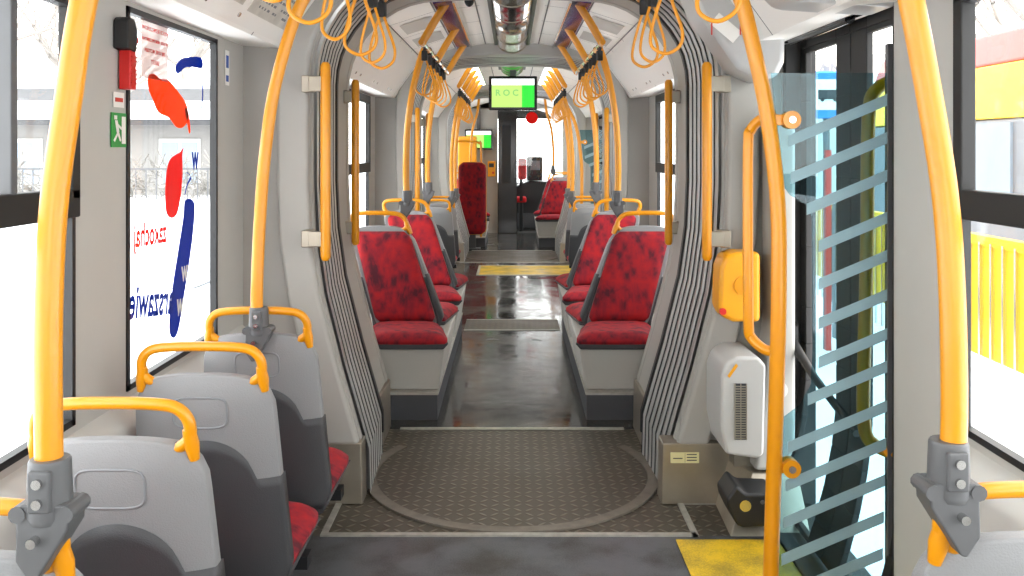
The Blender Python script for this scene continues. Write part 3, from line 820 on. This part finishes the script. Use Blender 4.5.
# hand loop on the post
t = empty('hand_loop', (.76, 2.86, 1.0), 'yellow bent hand loop fixed to the pole of the near glass screen', 'handrail')
P = [(.06, -.055, .60), (.03, -.03, .60), (.0, 0, .565), (-.01, 0, .5), (-.01, 0, .1), (-.008, 0, -.06), (.0, 0, -.095), (.03, -.03, -.125), (.065, -.055, -.13)]
mb = MB(); mb.tube(smooth_path(P, 6), .0165, 14); mb.build('tube', M['yellow'], t)

# ---------------------------------------------------------------- right bulkhead equipment
t = empty('ticket_validator', (.91, 3.72, .8), 'yellow ticket validator box on the right bulkhead behind the pole', 'ticket validator')
mb = MB(); mb.prism([(-.055, .02), (-.07, .06), (-.065, .22), (-.045, .27), (.0, .285), (.10, .285), (.10, 0), (-.01, 0)], -.07, .08); mb.build('case', M['yelplast'], t, bevel=.02)
mb = MB(); mb.cyl((-.055, -.074, .045), (-.055, -.062, .045), .014, 14); mb.build('button', M['red'], t)
mb = MB(); mb.cyl((.03, -.075, .15), (.03, -.068, .15), .04, 20); mb.build('reader_disc', M['yellow'], t)
t = empty('heater_box', (.918, 3.66, .30), 'white rounded heater box with slatted grille low on the right bulkhead', 'heater')
mb = MB(); mb.prism([(-.09, .0), (.06, -.02), (.09, .0), (.10, .40), (.06, .44), (-.04, .44), (-.09, .41), (-.115, .35), (-.115, .12)], -.12, .17); mb.build('case', M['white'], t, bevel=.03)
mb = MB(); mb.box(-.05, .004, -.124, -.118, .07, .32); g = mb.build('grille', M['ink'], t)
mb = MB()
for i in range(22): mb.box(-.05, .004, -.128, -.122, .075+i*.011, .0795+i*.011)
for x in (-.05, -.023, .003): mb.box(x-.002, x+.002, -.129, -.123, .07, .32)
mb.build('grille_bars', M['steel'], g)
mb = MB(); mb.add([(-.085, -.123, .355), (-.045, -.123, .41), (-.035, -.123, .40), (-.075, -.123, .345)], [(0, 1, 2, 3)]); mb.build('warning_sticker', M['yelplast'], t); t.scale = (.84, 1, .88)
t = empty('corner_column_cover', (1.08, 3.7, .2), 'white plastic column cover between the heater box and the near door', 'cover')
mb = MB(); mb.prism([(-.10, 0), (.03, .0), (.07, .1), (.07, 1.45), (-.02, 1.45), (-.02, .6)], -.06, .13); mb.build('cover', M['bulk'], t, bevel=.02)
mb = MB(); mb.cyl((.0, -.066, .33), (.0, -.055, .33), .035, 18); mb.build('cap', M['wall2'], t)
t = empty('steel_kick_box', (1.0, 3.66, 0), 'brushed steel kick box on the floor beside the near door', 'kick box')
mb = MB()
mb.add([(-.154, -.17, 0), (-.14, .15, 0), (.16, .15, 0), (.16, -.17, 0), (-.025, -.01, .19), (-.084, .15, .20), (.16, .15, .2), (.16, -.01, .19)],
       [(0, 3, 2, 1), (4, 5, 6, 7), (0, 1, 5, 4), (0, 4, 7, 3), (1, 2, 6, 5), (2, 3, 7, 6)])
mb.box(-.084, .15, .06, .15, .19, .27)
mb.build('case', M['steel'], t, bevel=.004)
mb = MB(); mb.prism([(-.176, .16), (-.138, .213), (-.103, .182), (.02, .178), (.02, .056), (-.115, .05), (-.138, .06), (-.17, .125)], -.21, -.03); b_ = mb.build('bumper', M['black'], t, bevel=.012)
mb = MB(); mb.cyl((-.107, -.218, .138), (-.107, -.20, .138), .022, 20); mb.build('lock_cap', M['bolt'], b_)
mb = MB(); mb.cyl((-.04, -.213, .15), (-.04, -.20, .15), .008, 12); mb.build('screw', M['clamp'], b_)
t = empty('cream_plate_label', (.73, 3.80, .20), 'small cream data plate on the steel foot of the right arch', 'label')
mb = MB(); mb.box(-.06, .06, 0, .006, -.022, .022); mb.build('plate', M['beige'], t)
mb = MB()
for i in range(3): mb.box(.008, .05, -.001, .0, .012-i*.012, .016-i*.012)
mb.box(-.05, -.01, -.001, 0, -.004, 0); mb.box(0, .001, -.001, 0, -.02, .02)
mb.build('print_lines', M['ink'], t)
for x, z, l, m_ in ((.85, 1.985, 'red bordered warning sticker on the upper right corner of the arch', 'redink'),):
    t = empty('warning_sticker', (x, 3.577, z), l, 'sticker', rz=0)
    mb = MB(); R_ = Matrix.Rotation(.70, 3, 'Y')
    mb.box(-.06, .06, -.003, -.001, -.028, .028, 0, R_)
    for a in (-.057, .057): mb.box(a-.003, a+.003, -.004, -.003, -.028, .028, 1)
    o = mb.build('sheet', [M['paper'], M['redink']], t)

# ---------------------------------------------------------------- left wall details
t = empty('emergency_hammer', (-1.128, 2.62, 1.677), 'red emergency hammer in a black holder on the left window pillar', 'hammer')
X0 = (115-512)/350
mb = MB(); mb.prism([(-.035, .20), (-.035, .34), (-.02, .36), (.02, .355), (.045, .30), (.035, .19)], -.035, .04, axis='X'); mb.build('holder', M['black'], t, bevel=.008)
mb = MB(); mb.prism([(.0, .0), (.0, .22), (.045, .30), (.075, .26), (.05, .21), (.05, 0)], -.03, .03, axis='X'); hm = mb.build('hammer_body', M['red'], t, bevel=.008)
mb = MB()
for i in range(7): mb.box(.03, .034, .005, .045, .03+i*.022, .038+i*.022)
mb.build('grip_ribs', M['red'], hm); t.scale = (.6, .85, .58)
t = empty('exit_sign', (-1.147, 2.622, 1.558), 'green emergency exit sticker with running figure on the left window pillar', 'sign')
mb = MB(); mb.box(0, .002, -.05, .05, -.05, .05); mb.build('sheet', M['green'], t)
mb = MB()
def q(pts): mb.add([(.0035, y, z) for y, z in pts], [tuple(range(len(pts)))])
q([(-.035, .03), (-.015, .03), (-.015, .042), (-.035, .042)]); q([(-.03, .028), (-.012, .028), (-.0, -.005), (-.018, -.008)]); q([(-.018, -.006), (-.002, -.006), (.012, -.03), (.004, -.034)]); q([(-.016, -.008), (-.005, -.01), (-.03, -.035), (-.04, -.03)]); q([(-.012, .02), (.015, .008), (.014, .0), (-.01, .01)])
q([(.015, -.04), (.042, -.04), (.042, .04), (.015, .04)]); mb.build('figure', M['paper'], t, fix=False)
t = empty('small_notice', (-1.147, 2.622, 1.646), 'tiny white notice with a red line above the green exit sticker', 'sticker')
mb = MB(); mb.box(0, .002, -.035, .035, -.022, .022); mb.box(.002, .003, -.025, .025, -.006, .006, 1); mb.build('sheet', [M['paper'], M['redink']], t)
t = empty('small_blue_sticker', (-1.147, 3.62, 1.83), 'narrow white and blue sticker on the left wall beside the bellows arch', 'sticker')
mb = MB(); mb.box(0, .002, -.025, .025, -.07, .07); mb.box(.002, .003, -.015, .015, .0, .05, 1); mb.box(.002, .003, -.015, .015, -.055, -.03, 1); mb.build('sheet', [M['paper'], M['blueink']], t)

# window lettering (reads correctly from outside, so mirrored from within)
def PW(px, py, X=-1.171):   # point on the window film plane
    s = (512-px)/-X; return (900/s, 1.5-(py-150)/s)
t = empty('window_decal', (-1.1705, 3.1, 1.3), 'painted slogan decal with orange, red and blue brush strokes on the left window', 'decal')
def film_shape(name, pix, m):
    mb = MB(); P = [PW(*p) for p in pix]; Q = smooth_path([(0, a, b) for a, b in P], 4, closed=True)
    mb.prism([(p.y-3.1, p.z-1.3) for p in Q], 0, .0008, axis='X'); return mb.build(name, m, t)
film_shape('orange_stroke', [(148, 76), (154, 74), (160, 79), (168, 80), (178, 92), (186, 104), (188, 118), (183, 127), (176, 127), (169, 118), (158, 112), (152, 98), (148, 88)], M['orange'])
film_shape('orange_tail', [(184, 108), (188, 112), (190, 130), (189, 133), (187, 124)], M['orange'])
film_shape('blue_arc_stroke', [(175, 68), (180, 60), (190, 57), (201, 58), (202, 68), (192, 67), (184, 68), (178, 74)], M['bluefilm'])
film_shape('thin_blue_tail', [(201, 76), (203, 90), (202, 106), (199, 117), (201, 106), (202, 92)], M['bluefilm'])
film_shape('red_stroke', [(171, 158), (180, 152), (183, 148), (182, 156), (182, 180), (178, 210), (172, 218), (166, 212), (165, 190), (167, 168)], M['redfilm'])
film_shape('blue_brush_stroke', [(185, 200), (194, 203), (193, 230), (189, 262), (183, 300), (178, 330), (173, 338), (169, 328), (172, 290), (178, 250), (183, 218)], M['bluefilm'])
film_shape('blue_curl', [(186, 172), (190, 176), (186, 186), (184, 199), (187, 186), (191, 178)], M['bluefilm'])
OUT = (PI/2, 0, -PI/2)
def ltxt(nm, s_, px, py, size, m, roll=0):
    y, z = PW(px, py)
    o = text(nm, s_, size, m, (.001, y-3.1, z-1.3), (PI/2, 0, -PI/2), t, align='LEFT')
    o.rotation_euler = (Matrix.Rotation(-PI/2, 3, 'Z') @ Matrix.Rotation(PI/2, 3, 'X') @ Matrix.Rotation(roll, 3, 'Z')).to_euler(); o.scale = (.78, 1.08, 1)
    return o
ltxt('red_lettering', 'zakochaj się', 166, 232, .098, M['redfilm'], .03)
ltxt('blue_lettering', 'arszawie', 173, 300, .135, M['bluefilm'], .13)
ltxt('blue_letter', 'w', 198, 158, .12, M['bluefilm'], 0)
ltxt('white_letter', 'w', 187, 270, .10, M['paper'], 0); ltxt('white_letter', 'w', 183, 304, .11, M['paper'], .1)
t2 = empty('window_notice', (-1.1705, 2.95, 1.83), 'pale sticker with mirrored red lettering at the top of the left window', 'sticker')
mb = MB(); mb.box(0, .0008, -.11, .11, -.10, .09); mb.build('sheet', M['palelabel'], t2)
for i, (s_, sz) in enumerate((('WYJŚCIE BEZPIECZEŃSTWA', .018), ('W RAZIE NIEBEZPIECZEŃSTWA', .015), ('ZBIJ SZYBĘ MŁOTKIEM', .017), ('SAFETY', .02))):
    text('red_print', s_, sz, M['redfilm'], (.001, 0, .06-i*.035), OUT, t2)
# map boards on the sloping cove
def cove_board(s, y0, y1, lbl, kind=0):
    a = Vector((s*.975, 0, 1.947)); b = Vector((s*.76, 0, 2.245)); d = (b-a).normalized()
    nrm = Vector((-s*.81, 0, -.585))
    t = empty('map_board', (a.x, y0, a.z), lbl, 'board')
    mb = MB(); L = y1-y0
    def p(u, y, o): return tuple(d*u+nrm*o+Vector((0, y, 0)))
    def quad(u0, u1, ya, yb, o, mi=0):
        mb.hexa([p(u0, ya, 0), p(u1, ya, 0), p(u1, yb, 0), p(u0, yb, 0), p(u0, ya, o), p(u1, ya, o), p(u1, yb, o), p(u0, yb, o)], mi)
    quad(.0, .36, 0, L, .006); mb.build('panel', M['paper'], t)
    if kind:
        mb = MB(); quad(.07, .33, L*.05, L*.5, .0075, 0); quad(.06, .34, L*.55, L*.97, .0075, 1); o = mb.build('map_sheet', [M['map'], M['map']], t)
        mb = MB()
        for i in range(9):
            for j in range(16):
                if random.random() < .75: quad(.09+.027*i, .10+.027*i, L*(.56+.025*j), L*(.56+.025*j+random.uniform(.008, .022)), .0083)
        for i in range(5): quad(.12+.03*i, .128+.03*i, L*.12, L*random.uniform(.3, .45), .0083)
        mb.build('print_lines', M['vgrey'], o)
    mb = MB()
    for yy in (L*.28, L*.52, L*.98) if kind else (L*.2, L*.27, L*.5, L*.57, L*.8, L*.87):
        c0 = Vector(p(.035, yy, 0)); mb.tube([c0, c0+nrm*.011], .009, 10)
    mb.build('fastener', M['bolt'], t)
cove_board(-1, .9, 2.35, 'cove board with printed sheet, left side nearest the camera', 1)
cove_board(-1, 2.4, 3.8, 'cove board with route map above the left foreground window', 1)
cove_board(1, .9, 2.6, 'plain cove board above the right foreground window')
cove_board(-1, 5.0, 7.35, 'long pale cove board above the left red seats'); cove_board(1, 5.0, 7.35, 'long pale cove board above the right red seats')

# ---------------------------------------------------------------- central lamp tubes and monitors
for (y0, y1), lbl in (((4.95, 7.35), 'mirror like ceiling lamp tube along the centre above the red seats'), ((8.6, 9.6), 'short ceiling lamp tube with a green reflection painted on, just before the monitor')):
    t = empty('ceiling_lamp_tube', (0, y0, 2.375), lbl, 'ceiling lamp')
    mb = MB(); N = 16; v = []; L = y1-y0
    for yy in (0, L):
        for i in range(N+1):
            a = PI+PI*i/N; v.append((.115*math.cos(a), yy, .085*math.sin(a)))
    fs = [(i, i+1, N+2+i, N+1+i) for i in range(N)]+[tuple(range(N+1)), tuple(range(N+1, 2*N+2))]
    mb.add(v, fs, 0, True); mb.build('reflector', M['chrome'] if y0 < 6 else M['greenrefl'], t)
    mb = MB()
    for yy in [i*L/4+.01 for i in range(4)]+[L-.02]:
        mb = MB(); mb.tube([(.118*math.cos(PI+PI*i/N), yy, .088*math.sin(PI+PI*i/N)) for i in range(N+1)], .004, 6)
        mb.build('band', M['steel'], t)
    for s in (-1, 1):
        mb = MB(); mb.box(s*.118, s*.142, 0, L, -.02, .012); mb.build('side_channel', M['clamp'], t)
t = empty('ceiling_camera', (-.25, 5.25, 2.37), 'small black dome sensor on the ceiling left of the lamp tube', 'sensor')
mb = MB(); mb.tube([(0, 0, .02), (0, 0, -.01), (0, 0, -.025), (0, 0, -.035)], [.03, .028, .02, .006], 14); mb.build('dome', M['black'], t)
def monitor(x, y, z, w_, h, lbl, letters=True):
    t = empty('monitor', (x, y, z), lbl, 'monitor')
    mb = MB(); mb.box(-w_/2, w_/2, 0, .06, -h/2, h/2); mb.build('housing', M['blackg'], t, bevel=.01)
    a, b = w_/2-.028, h/2-.028
    mb = MB(); mb.box(-a, a, -.003, .0, b*.56, b); sc = mb.build('header_bar', M['scr_w'], t)
    xm = a*.42
    mb = MB(); mb.box(-a, xm, -.003, 0, -b, b*.56); mb.build('map_area', M['scr_y'], t)
    mb = MB(); mb.box(xm, a, -.003, 0, -b, b*.56); mb.build('side_area', M['scr_g'], t)
    if letters: text('screen_letters', 'R O C', .085, M['scr_t'], (-.06, -.004, -.0), FWD, t)
    mb = MB(); mb.box(-.03, .03, .02, .05, h/2, 2.37-z); mb.build('hanger', M['clamp'], t)
monitor(.01, 8.85, 2.06, .475, .335, 'wide monitor showing green and lime screen, hanging over the aisle')
monitor(-.60, 16.2, 1.69, .50, .36, 'smaller green monitor farther away on the left', False)

# ---------------------------------------------------------------- cab end
mb = MB(); mb.box(-1.19, -.26, CAB, CAB+.05, 0, 2.4); mb.box(-1.19, 1.19, CAB, CAB+.05, 2.25, 2.45); mb.box(.92, 1.19, CAB, CAB+.05, 0, 2.3)
struct(mb, 'wall_cab', M['wall'])
t = empty('cab_door', (-.08, CAB-.12, 0), 'tall glossy black cab door standing open at the end of the aisle', 'door')
mb = MB(); mb.box(-.17, .17, 0, .06, .0, 2.2); mb.build('panel', M['blackg'], t, bevel=.01)
mb = MB(); mb.box(.13, .15, -.03, 0, 1.0, 1.3); mb.build('door_handle', M['clamp'], t)
mb = MB(); mb.box(-.10, .06, -.01, 0, .9, 1.95); mb.build('dark_pane', M['black'], t)
t = empty('cab_glass', (.5, CAB, 0), 'clear glass partition with a round red sticker on the right of the cab door', 'glass screen')
mb = MB(); mb.box(-.4, .42, .0, .008, .9, 2.25); mb.build('pane', M['glass'], t)
mb = MB(); mb.cyl((-.14, -.006, 2.08), (-.14, -.001, 2.08), .11, 28); mb.build('round_sticker', M['redfilm'], t)
mb = MB(); mb.box(-.4, .42, -.01, .03, 0, .02); mb.build('sill', M['clamp'], t)
mb = MB(); mb.box(-.45, -.29, CAB-.03, CAB, 1.05, 1.32)
t = empty('ticket_machine', (-.37, CAB-.06, 1.02), 'small yellow ticket validator on the cab wall beside the black door', 'ticket validator')
mb = MB(); mb.box(-.07, .07, -.05, .06, 0, .28); mb.build('case', M['yelplast'], t, bevel=.012)
mb = MB(); mb.box(-.045, .045, -.055, -.05, .17, .24); mb.build('display', M['ink'], t)
mb = MB(); mb.cyl((.03, -.058, .07), (.03, -.05, .07), .02, 12); mb.build('button', M['red'], t)
t = empty('yellow_cabinet', (-.78, 15.62, 0), 'tall yellow cabinet behind the folded seat at the far left', 'cabinet')
mb = MB(); mb.box(-.16, .16, 0, .4, 0, 1.74); mb.build('body', M['yelplast'], t, bevel=.02)
mb = MB(); mb.box(-.14, .14, -.008, 0, .3, 1.68); mb.build('panel', M['yellow'], t, bevel=.004)
t = empty('yellow_frame_rail', (-.82, 13.98, 0), 'yellow rectangular tube frame rising behind the folded seat', 'handrail')
mb = MB(); mb.tube(smooth_path([(-.32, 0, .14), (-.32, 0, 1.45), (-.31, 0, 1.56), (-.26, 0, 1.62), (-.15, 0, 1.63), (.22, 0, 1.63), (.31, 0, 1.60), (.34, 0, 1.5), (.34, 0, .14)], 4), .018, 10); mb.tube([(-.32, 0, .8), (.34, 0, .8)], .015, 8); mb.build('tube', M['yellow'], t)
t = empty('dashboard', (.45, 17.15, 0), 'dark driver console with a grey screen box in front of the windscreen', 'dashboard')
mb = MB(); mb.prism([(-.4, 0), (.69, 0), (.69, .85), (-.1, .92), (-.4, .8)], 0, .8); mb.build('desk', M['black'], t, bevel=.02)
mb = MB(); mb.box(-.17, .13, -.05, .2, .92, 1.37); b_ = mb.build('screen_box', M['blackg'], t, bevel=.015)
mb = MB(); mb.box(-.1, .08, -.056, -.05, 1.12, 1.3); mb.build('display', M['vgrey'], b_)
mb = MB(); mb.box(-.4, .5, -.01, 0, .02, .3); mb.build('kick_panel', M['skirt'], t)
t = empty('driver_seat', (.17, 16.75, .0), 'red driver seat partly hidden behind the black cab door', 'seat')
mb = MB(); mb.box(-.06, .10, -.05, .05, .95, 1.35); mb.build('backrest', M['fabplain'], t, bevel=.04)
mb = MB(); mb.box(-.1, .1, .0, .4, .52, .62); mb.build('cushion', M['fabplain'], t, bevel=.03)
mb = MB(); mb.cyl((0, .2, 0), (0, .2, .52), .04); mb.box(-.03, .03, -.01, .03, .55, 1.0); mb.build('pedestal', M['black'], t)
mb = MB(); mb.box(-1.19, 1.19, NOSE, NOSE+.06, -.04, .82); mb.box(-1.19, 1.19, NOSE, NOSE+.06, 2.15, 2.45); mb.box(-1.19, -1.08, NOSE, NOSE+.06, .8, 2.2); mb.box(1.08, 1.19, NOSE, NOSE+.06, .8, 2.2)
struct(mb, 'wall_front', M['darkframe'])
mb = MB(); mb.box(-1.08, 1.08, NOSE+.02, NOSE+.03, .8, 2.17); struct(mb, 'window_windscreen', M['glass'])

# ---------------------------------------------------------------- outside
mb = MB(); mb.add([(-120, -60, -.4), (120, -60, -.4), (120, 160, -.4), (-120, 160, -.4)], [(0, 1, 2, 3)])
tag(mb.build('snowy_ground', M['snow'], fix=False), kind='structure')
def tree(x, y, h, seed, lbl):
    rnd = random.Random(seed); t = empty('bare_tree', (x, y, -.4), lbl, 'tree')
    tr, br = MB(), MB()
    def grow(p, d, L, r, lev):
        n = 3; pts = [p]; q = p.copy()
        for i in range(n):
            d = (d+Vector((rnd.uniform(-.18, .18), rnd.uniform(-.18, .18), rnd.uniform(-.05, .12)))).normalized(); q = q+d*L/n; pts.append(q.copy())
        rs = [r*(1-.45*i/n) for i in range(n+1)]
        (tr if lev == 0 else br).tube(pts, rs, 6 if lev < 2 else 3, cap=False)
        if lev >= 4: return
        for k in range(3 if lev else 6):
            i = rnd.choice([1, 2, 3, 3]) if lev else rnd.choice([2, 3])
            a = rnd.uniform(0, 2*PI); nd = (d*.7+Vector((math.cos(a), math.sin(a), rnd.uniform(.0, .6)))*.75).normalized()
            grow(pts[i], nd, L*rnd.uniform(.55, .75), rs[i]*.6, lev+1)
    grow(Vector((0, 0, 0)), Vector((0, 0, 1)), h*.42, h*.022, 0)
    tr.build('trunk', M['bark'], t); br.build('branches', M['bark'], t)
tspots = [(-6.5, 8.5, 8, 'bare winter tree outside the front left window, nearest'), (-9.5, 13, 9, 'bare winter tree outside the front left window, farther'), (-5, 6.2, 6, 'slim bare tree close outside the front left window'), (-9, 19, 9, 'bare winter tree in front of the low house'),
          (-14, 30, 12, 'tall bare tree behind the low house, left'), (-11, 31, 12, 'tall bare tree behind the low house, right'), (-7.2, 16.5, 8, 'bare tree by the hedge outside the slogan window'), (-12, 17, 10, 'bare winter tree beyond the hedge'),
          (12, 20, 11, 'bare winter tree beyond the parked tram on the right')]
for i, (x, y, h, l) in enumerate(tspots): tree(x, y, h, 20+i, l)
t = empty('low_house', (-12, 24, -.4), 'low pale house with snowy roofs outside the slogan window', 'building')
mb = MB(); mb.box(-6, 6, 0, 8, 0, 2.7); mb.build('wall', M['render'], t)
mb = MB(); mb.hexa([(-6.5, -.6, 2.55), (6.5, -.6, 2.55), (6.5, 4, 3.8), (-6.5, 4, 3.8), (-6.5, -.6, 2.7), (6.5, -.6, 2.7), (6.5, 4, 3.95), (-6.5, 4, 3.95)]); mb.build('roof', M['roof'], t)
mb = MB(); mb.hexa([(-6.5, -.65, 2.7), (6.5, -.65, 2.7), (6.5, .8, 3.1), (-6.5, .8, 3.1), (-6.5, -.65, 2.85), (6.5, -.65, 2.85), (6.5, .8, 3.25), (-6.5, .8, 3.25)]); mb.build('roof_snow', M['snow'], t)
mb = MB(); mb.hexa([(-6.5, 3.3, 3.6), (6.5, 3.3, 3.6), (6.5, 4.2, 3.95), (-6.5, 4.2, 3.95), (-6.5, 3.3, 3.85), (6.5, 3.3, 3.85), (6.5, 4.2, 4.1), (-6.5, 4.2, 4.1)]); mb.build('ridge_snow', M['snow'], t)
for x in (-4, -1.6, .6, 2.6, 4.4):
    mb = MB(); mb.box(x, x+1.1, -.04, .05, .9, 2.2); f = mb.build('window', M['white'], t)
    mb = MB(); mb.box(x+.08, x+.5, -.06, -.04, 1, 2.1); mb.box(x+.6, x+1.02, -.06, -.04, 1, 2.1); mb.build('pane', M['housewin'], f)
t = empty('frosted_hedge', (-7.5, 14, -.4), 'frosted grey hedge and mesh fence outside the slogan window', 'hedge')
mb = MB(); rnd = random.Random(3)
for i in range(1500):
    x = rnd.uniform(-3.5, 3.2); z = rnd.uniform(.3, 1.6); y = rnd.uniform(-.3, .3); d = Vector((rnd.uniform(-1, 1), rnd.uniform(-.4, .4), rnd.uniform(-.2, 1))).normalized()*.35
    mb.tube([(x, y, z), tuple(Vector((x, y, z))+d)], .012, 3, cap=False)
tag(mb.build('twigs', M['hedge'], t), kind='stuff')
mb = MB()
for i in range(45): mb.box(-3.6+i*.155, -3.585+i*.155, -.45, -.435, 0, 1.6)
for z in (.1, .85, 1.6): mb.box(-3.6, 3.3, -.45, -.43, z, z+.03)
mb.build('mesh_panel', M['clamp'], t)
mb = MB(); mb.prism([(12.2, -.4), (13.3, .75), (14.6, .78), (15.5, -.4)], -16, -4.2, axis='X'); tag(mb.build('snow_bank', M['snow'], bevel=.2), 'long white snow bank in front of the hedge outside the slogan window', 'snow bank')
# right side: parked tram, platform barrier, stop sign
t = empty('parked_tram', (6.6, 12, -.4), 'red and yellow tram standing outside the right window', 'tram')
mb = MB(); mb.box(-1.2, 1.2, -7, 1.5, .35, 2.25); mb.build('lower_body', M['vgrey'], t, bevel=.05)
mb = MB(); mb.box(-1.21, 1.21, -7, 1.5, 2.25, 2.85); mb.build('yellow_band', M['vyellow'], t, bevel=.02)
mb = MB(); mb.prism([(-1.2, 2.85), (1.2, 2.85), (1.05, 3.25), (-1.05, 3.25)], -7, 1.5); mb.build('roof', M['vred'], t, bevel=.05)
for y in (-5.6, -3.6, -1.6, .2):
    mb = MB(); mb.box(-1.23, -1.20, y-.7, y+.7, 1.35, 2.2); mb.build('window', M['housewin'], t)
for y in (-5.5, -.5):
    for x in (-.7, .7):
        mb = MB(); mb.cyl((x-.06, y, .35), (x+.06, y, .35), .35, 20); mb.build('wheel', M['black'], t)
def barrier(x, y0, y1, lbl):
    t = empty('platform_barrier', (x, y0, -.4), lbl, 'barrier'); L = y1-y0
    mb = MB(); mb.box(-.02, .02, 0, L, .55, 1.28); mb.build('panel', M['vyellow'], t)
    mb = MB(); mb.box(-.035, .035, 0, L, 1.28, 1.34); mb.build('top_rail', M['vyellow'], t)
    n = int(L/.14)
    mb = MB()
    for i in range(n): mb.box(-.045, -.03, i*.14, i*.14+.02, .35, 1.3)
    mb.build('mesh_bars', M['bolt'], t)
    for i in range(int(L/1.6)+1):
        mb = MB(); mb.box(-.05, .05, i*1.6-.04, i*1.6+.04, 0, 1.36); mb.build('post', M['vgrey'], t)
barrier(3.1, 4.9, 6.6, 'yellow platform barrier with mesh bars outside the right window'); barrier(3.3, 7.5, 10.5, 'yellow platform barrier seen through the near door glass')
t = empty('stop_sign', (3.0, 8.55, -.4), 'blue and white bus stop sign outside the near door', 'sign')
mb = MB(); mb.box(-.16, .16, -.02, .02, 2.2, 2.65); mb.build('panel', M['signblue'], t, bevel=.01)
mb = MB(); mb.box(-.13, .13, -.026, -.02, 2.28, 2.57); f = mb.build('white_field', M['paper'], t)
mb = MB(); mb.box(-.10, .10, -.032, -.026, 2.38, 2.47); mb.cyl((-.06, -.032, 2.375), (-.06, -.026, 2.375), .018, 10); mb.cyl((.06, -.032, 2.375), (.06, -.026, 2.375), .018, 10); mb.build('bus_symbol', M['ink'], f)
mb = MB(); mb.cyl((.0, .04, 0), (.0, .04, 2.7), .03, 10); mb.build('post', M['vgrey'], t)
mb = MB(); mb.box(-.025, .025, -.03, .02, .0, 1.9); mb.build('red_post', M['vred'], t)
t = empty('shop_sign', (5.9, 17, -.4), 'pale shop kiosk with partly visible lettering beyond the near door', 'kiosk')
mb = MB(); mb.box(-1.5, 1.5, 0, 2, 0, 3.1); mb.build('wall', M['white'], t)
mb = MB(); mb.box(-1.6, 1.6, -.1, 2.1, 3.1, 3.7); mb.build('fascia', M['paper'], t)
text('lettering', 'ANNO', .34, M['vgrey'], (.35, -.12, 3.4), FWD, t)
mb = MB(); mb.box(-.55, -.25, -.12, -.1, 3.27, 3.55); mb.build('logo', M['orange'], t)
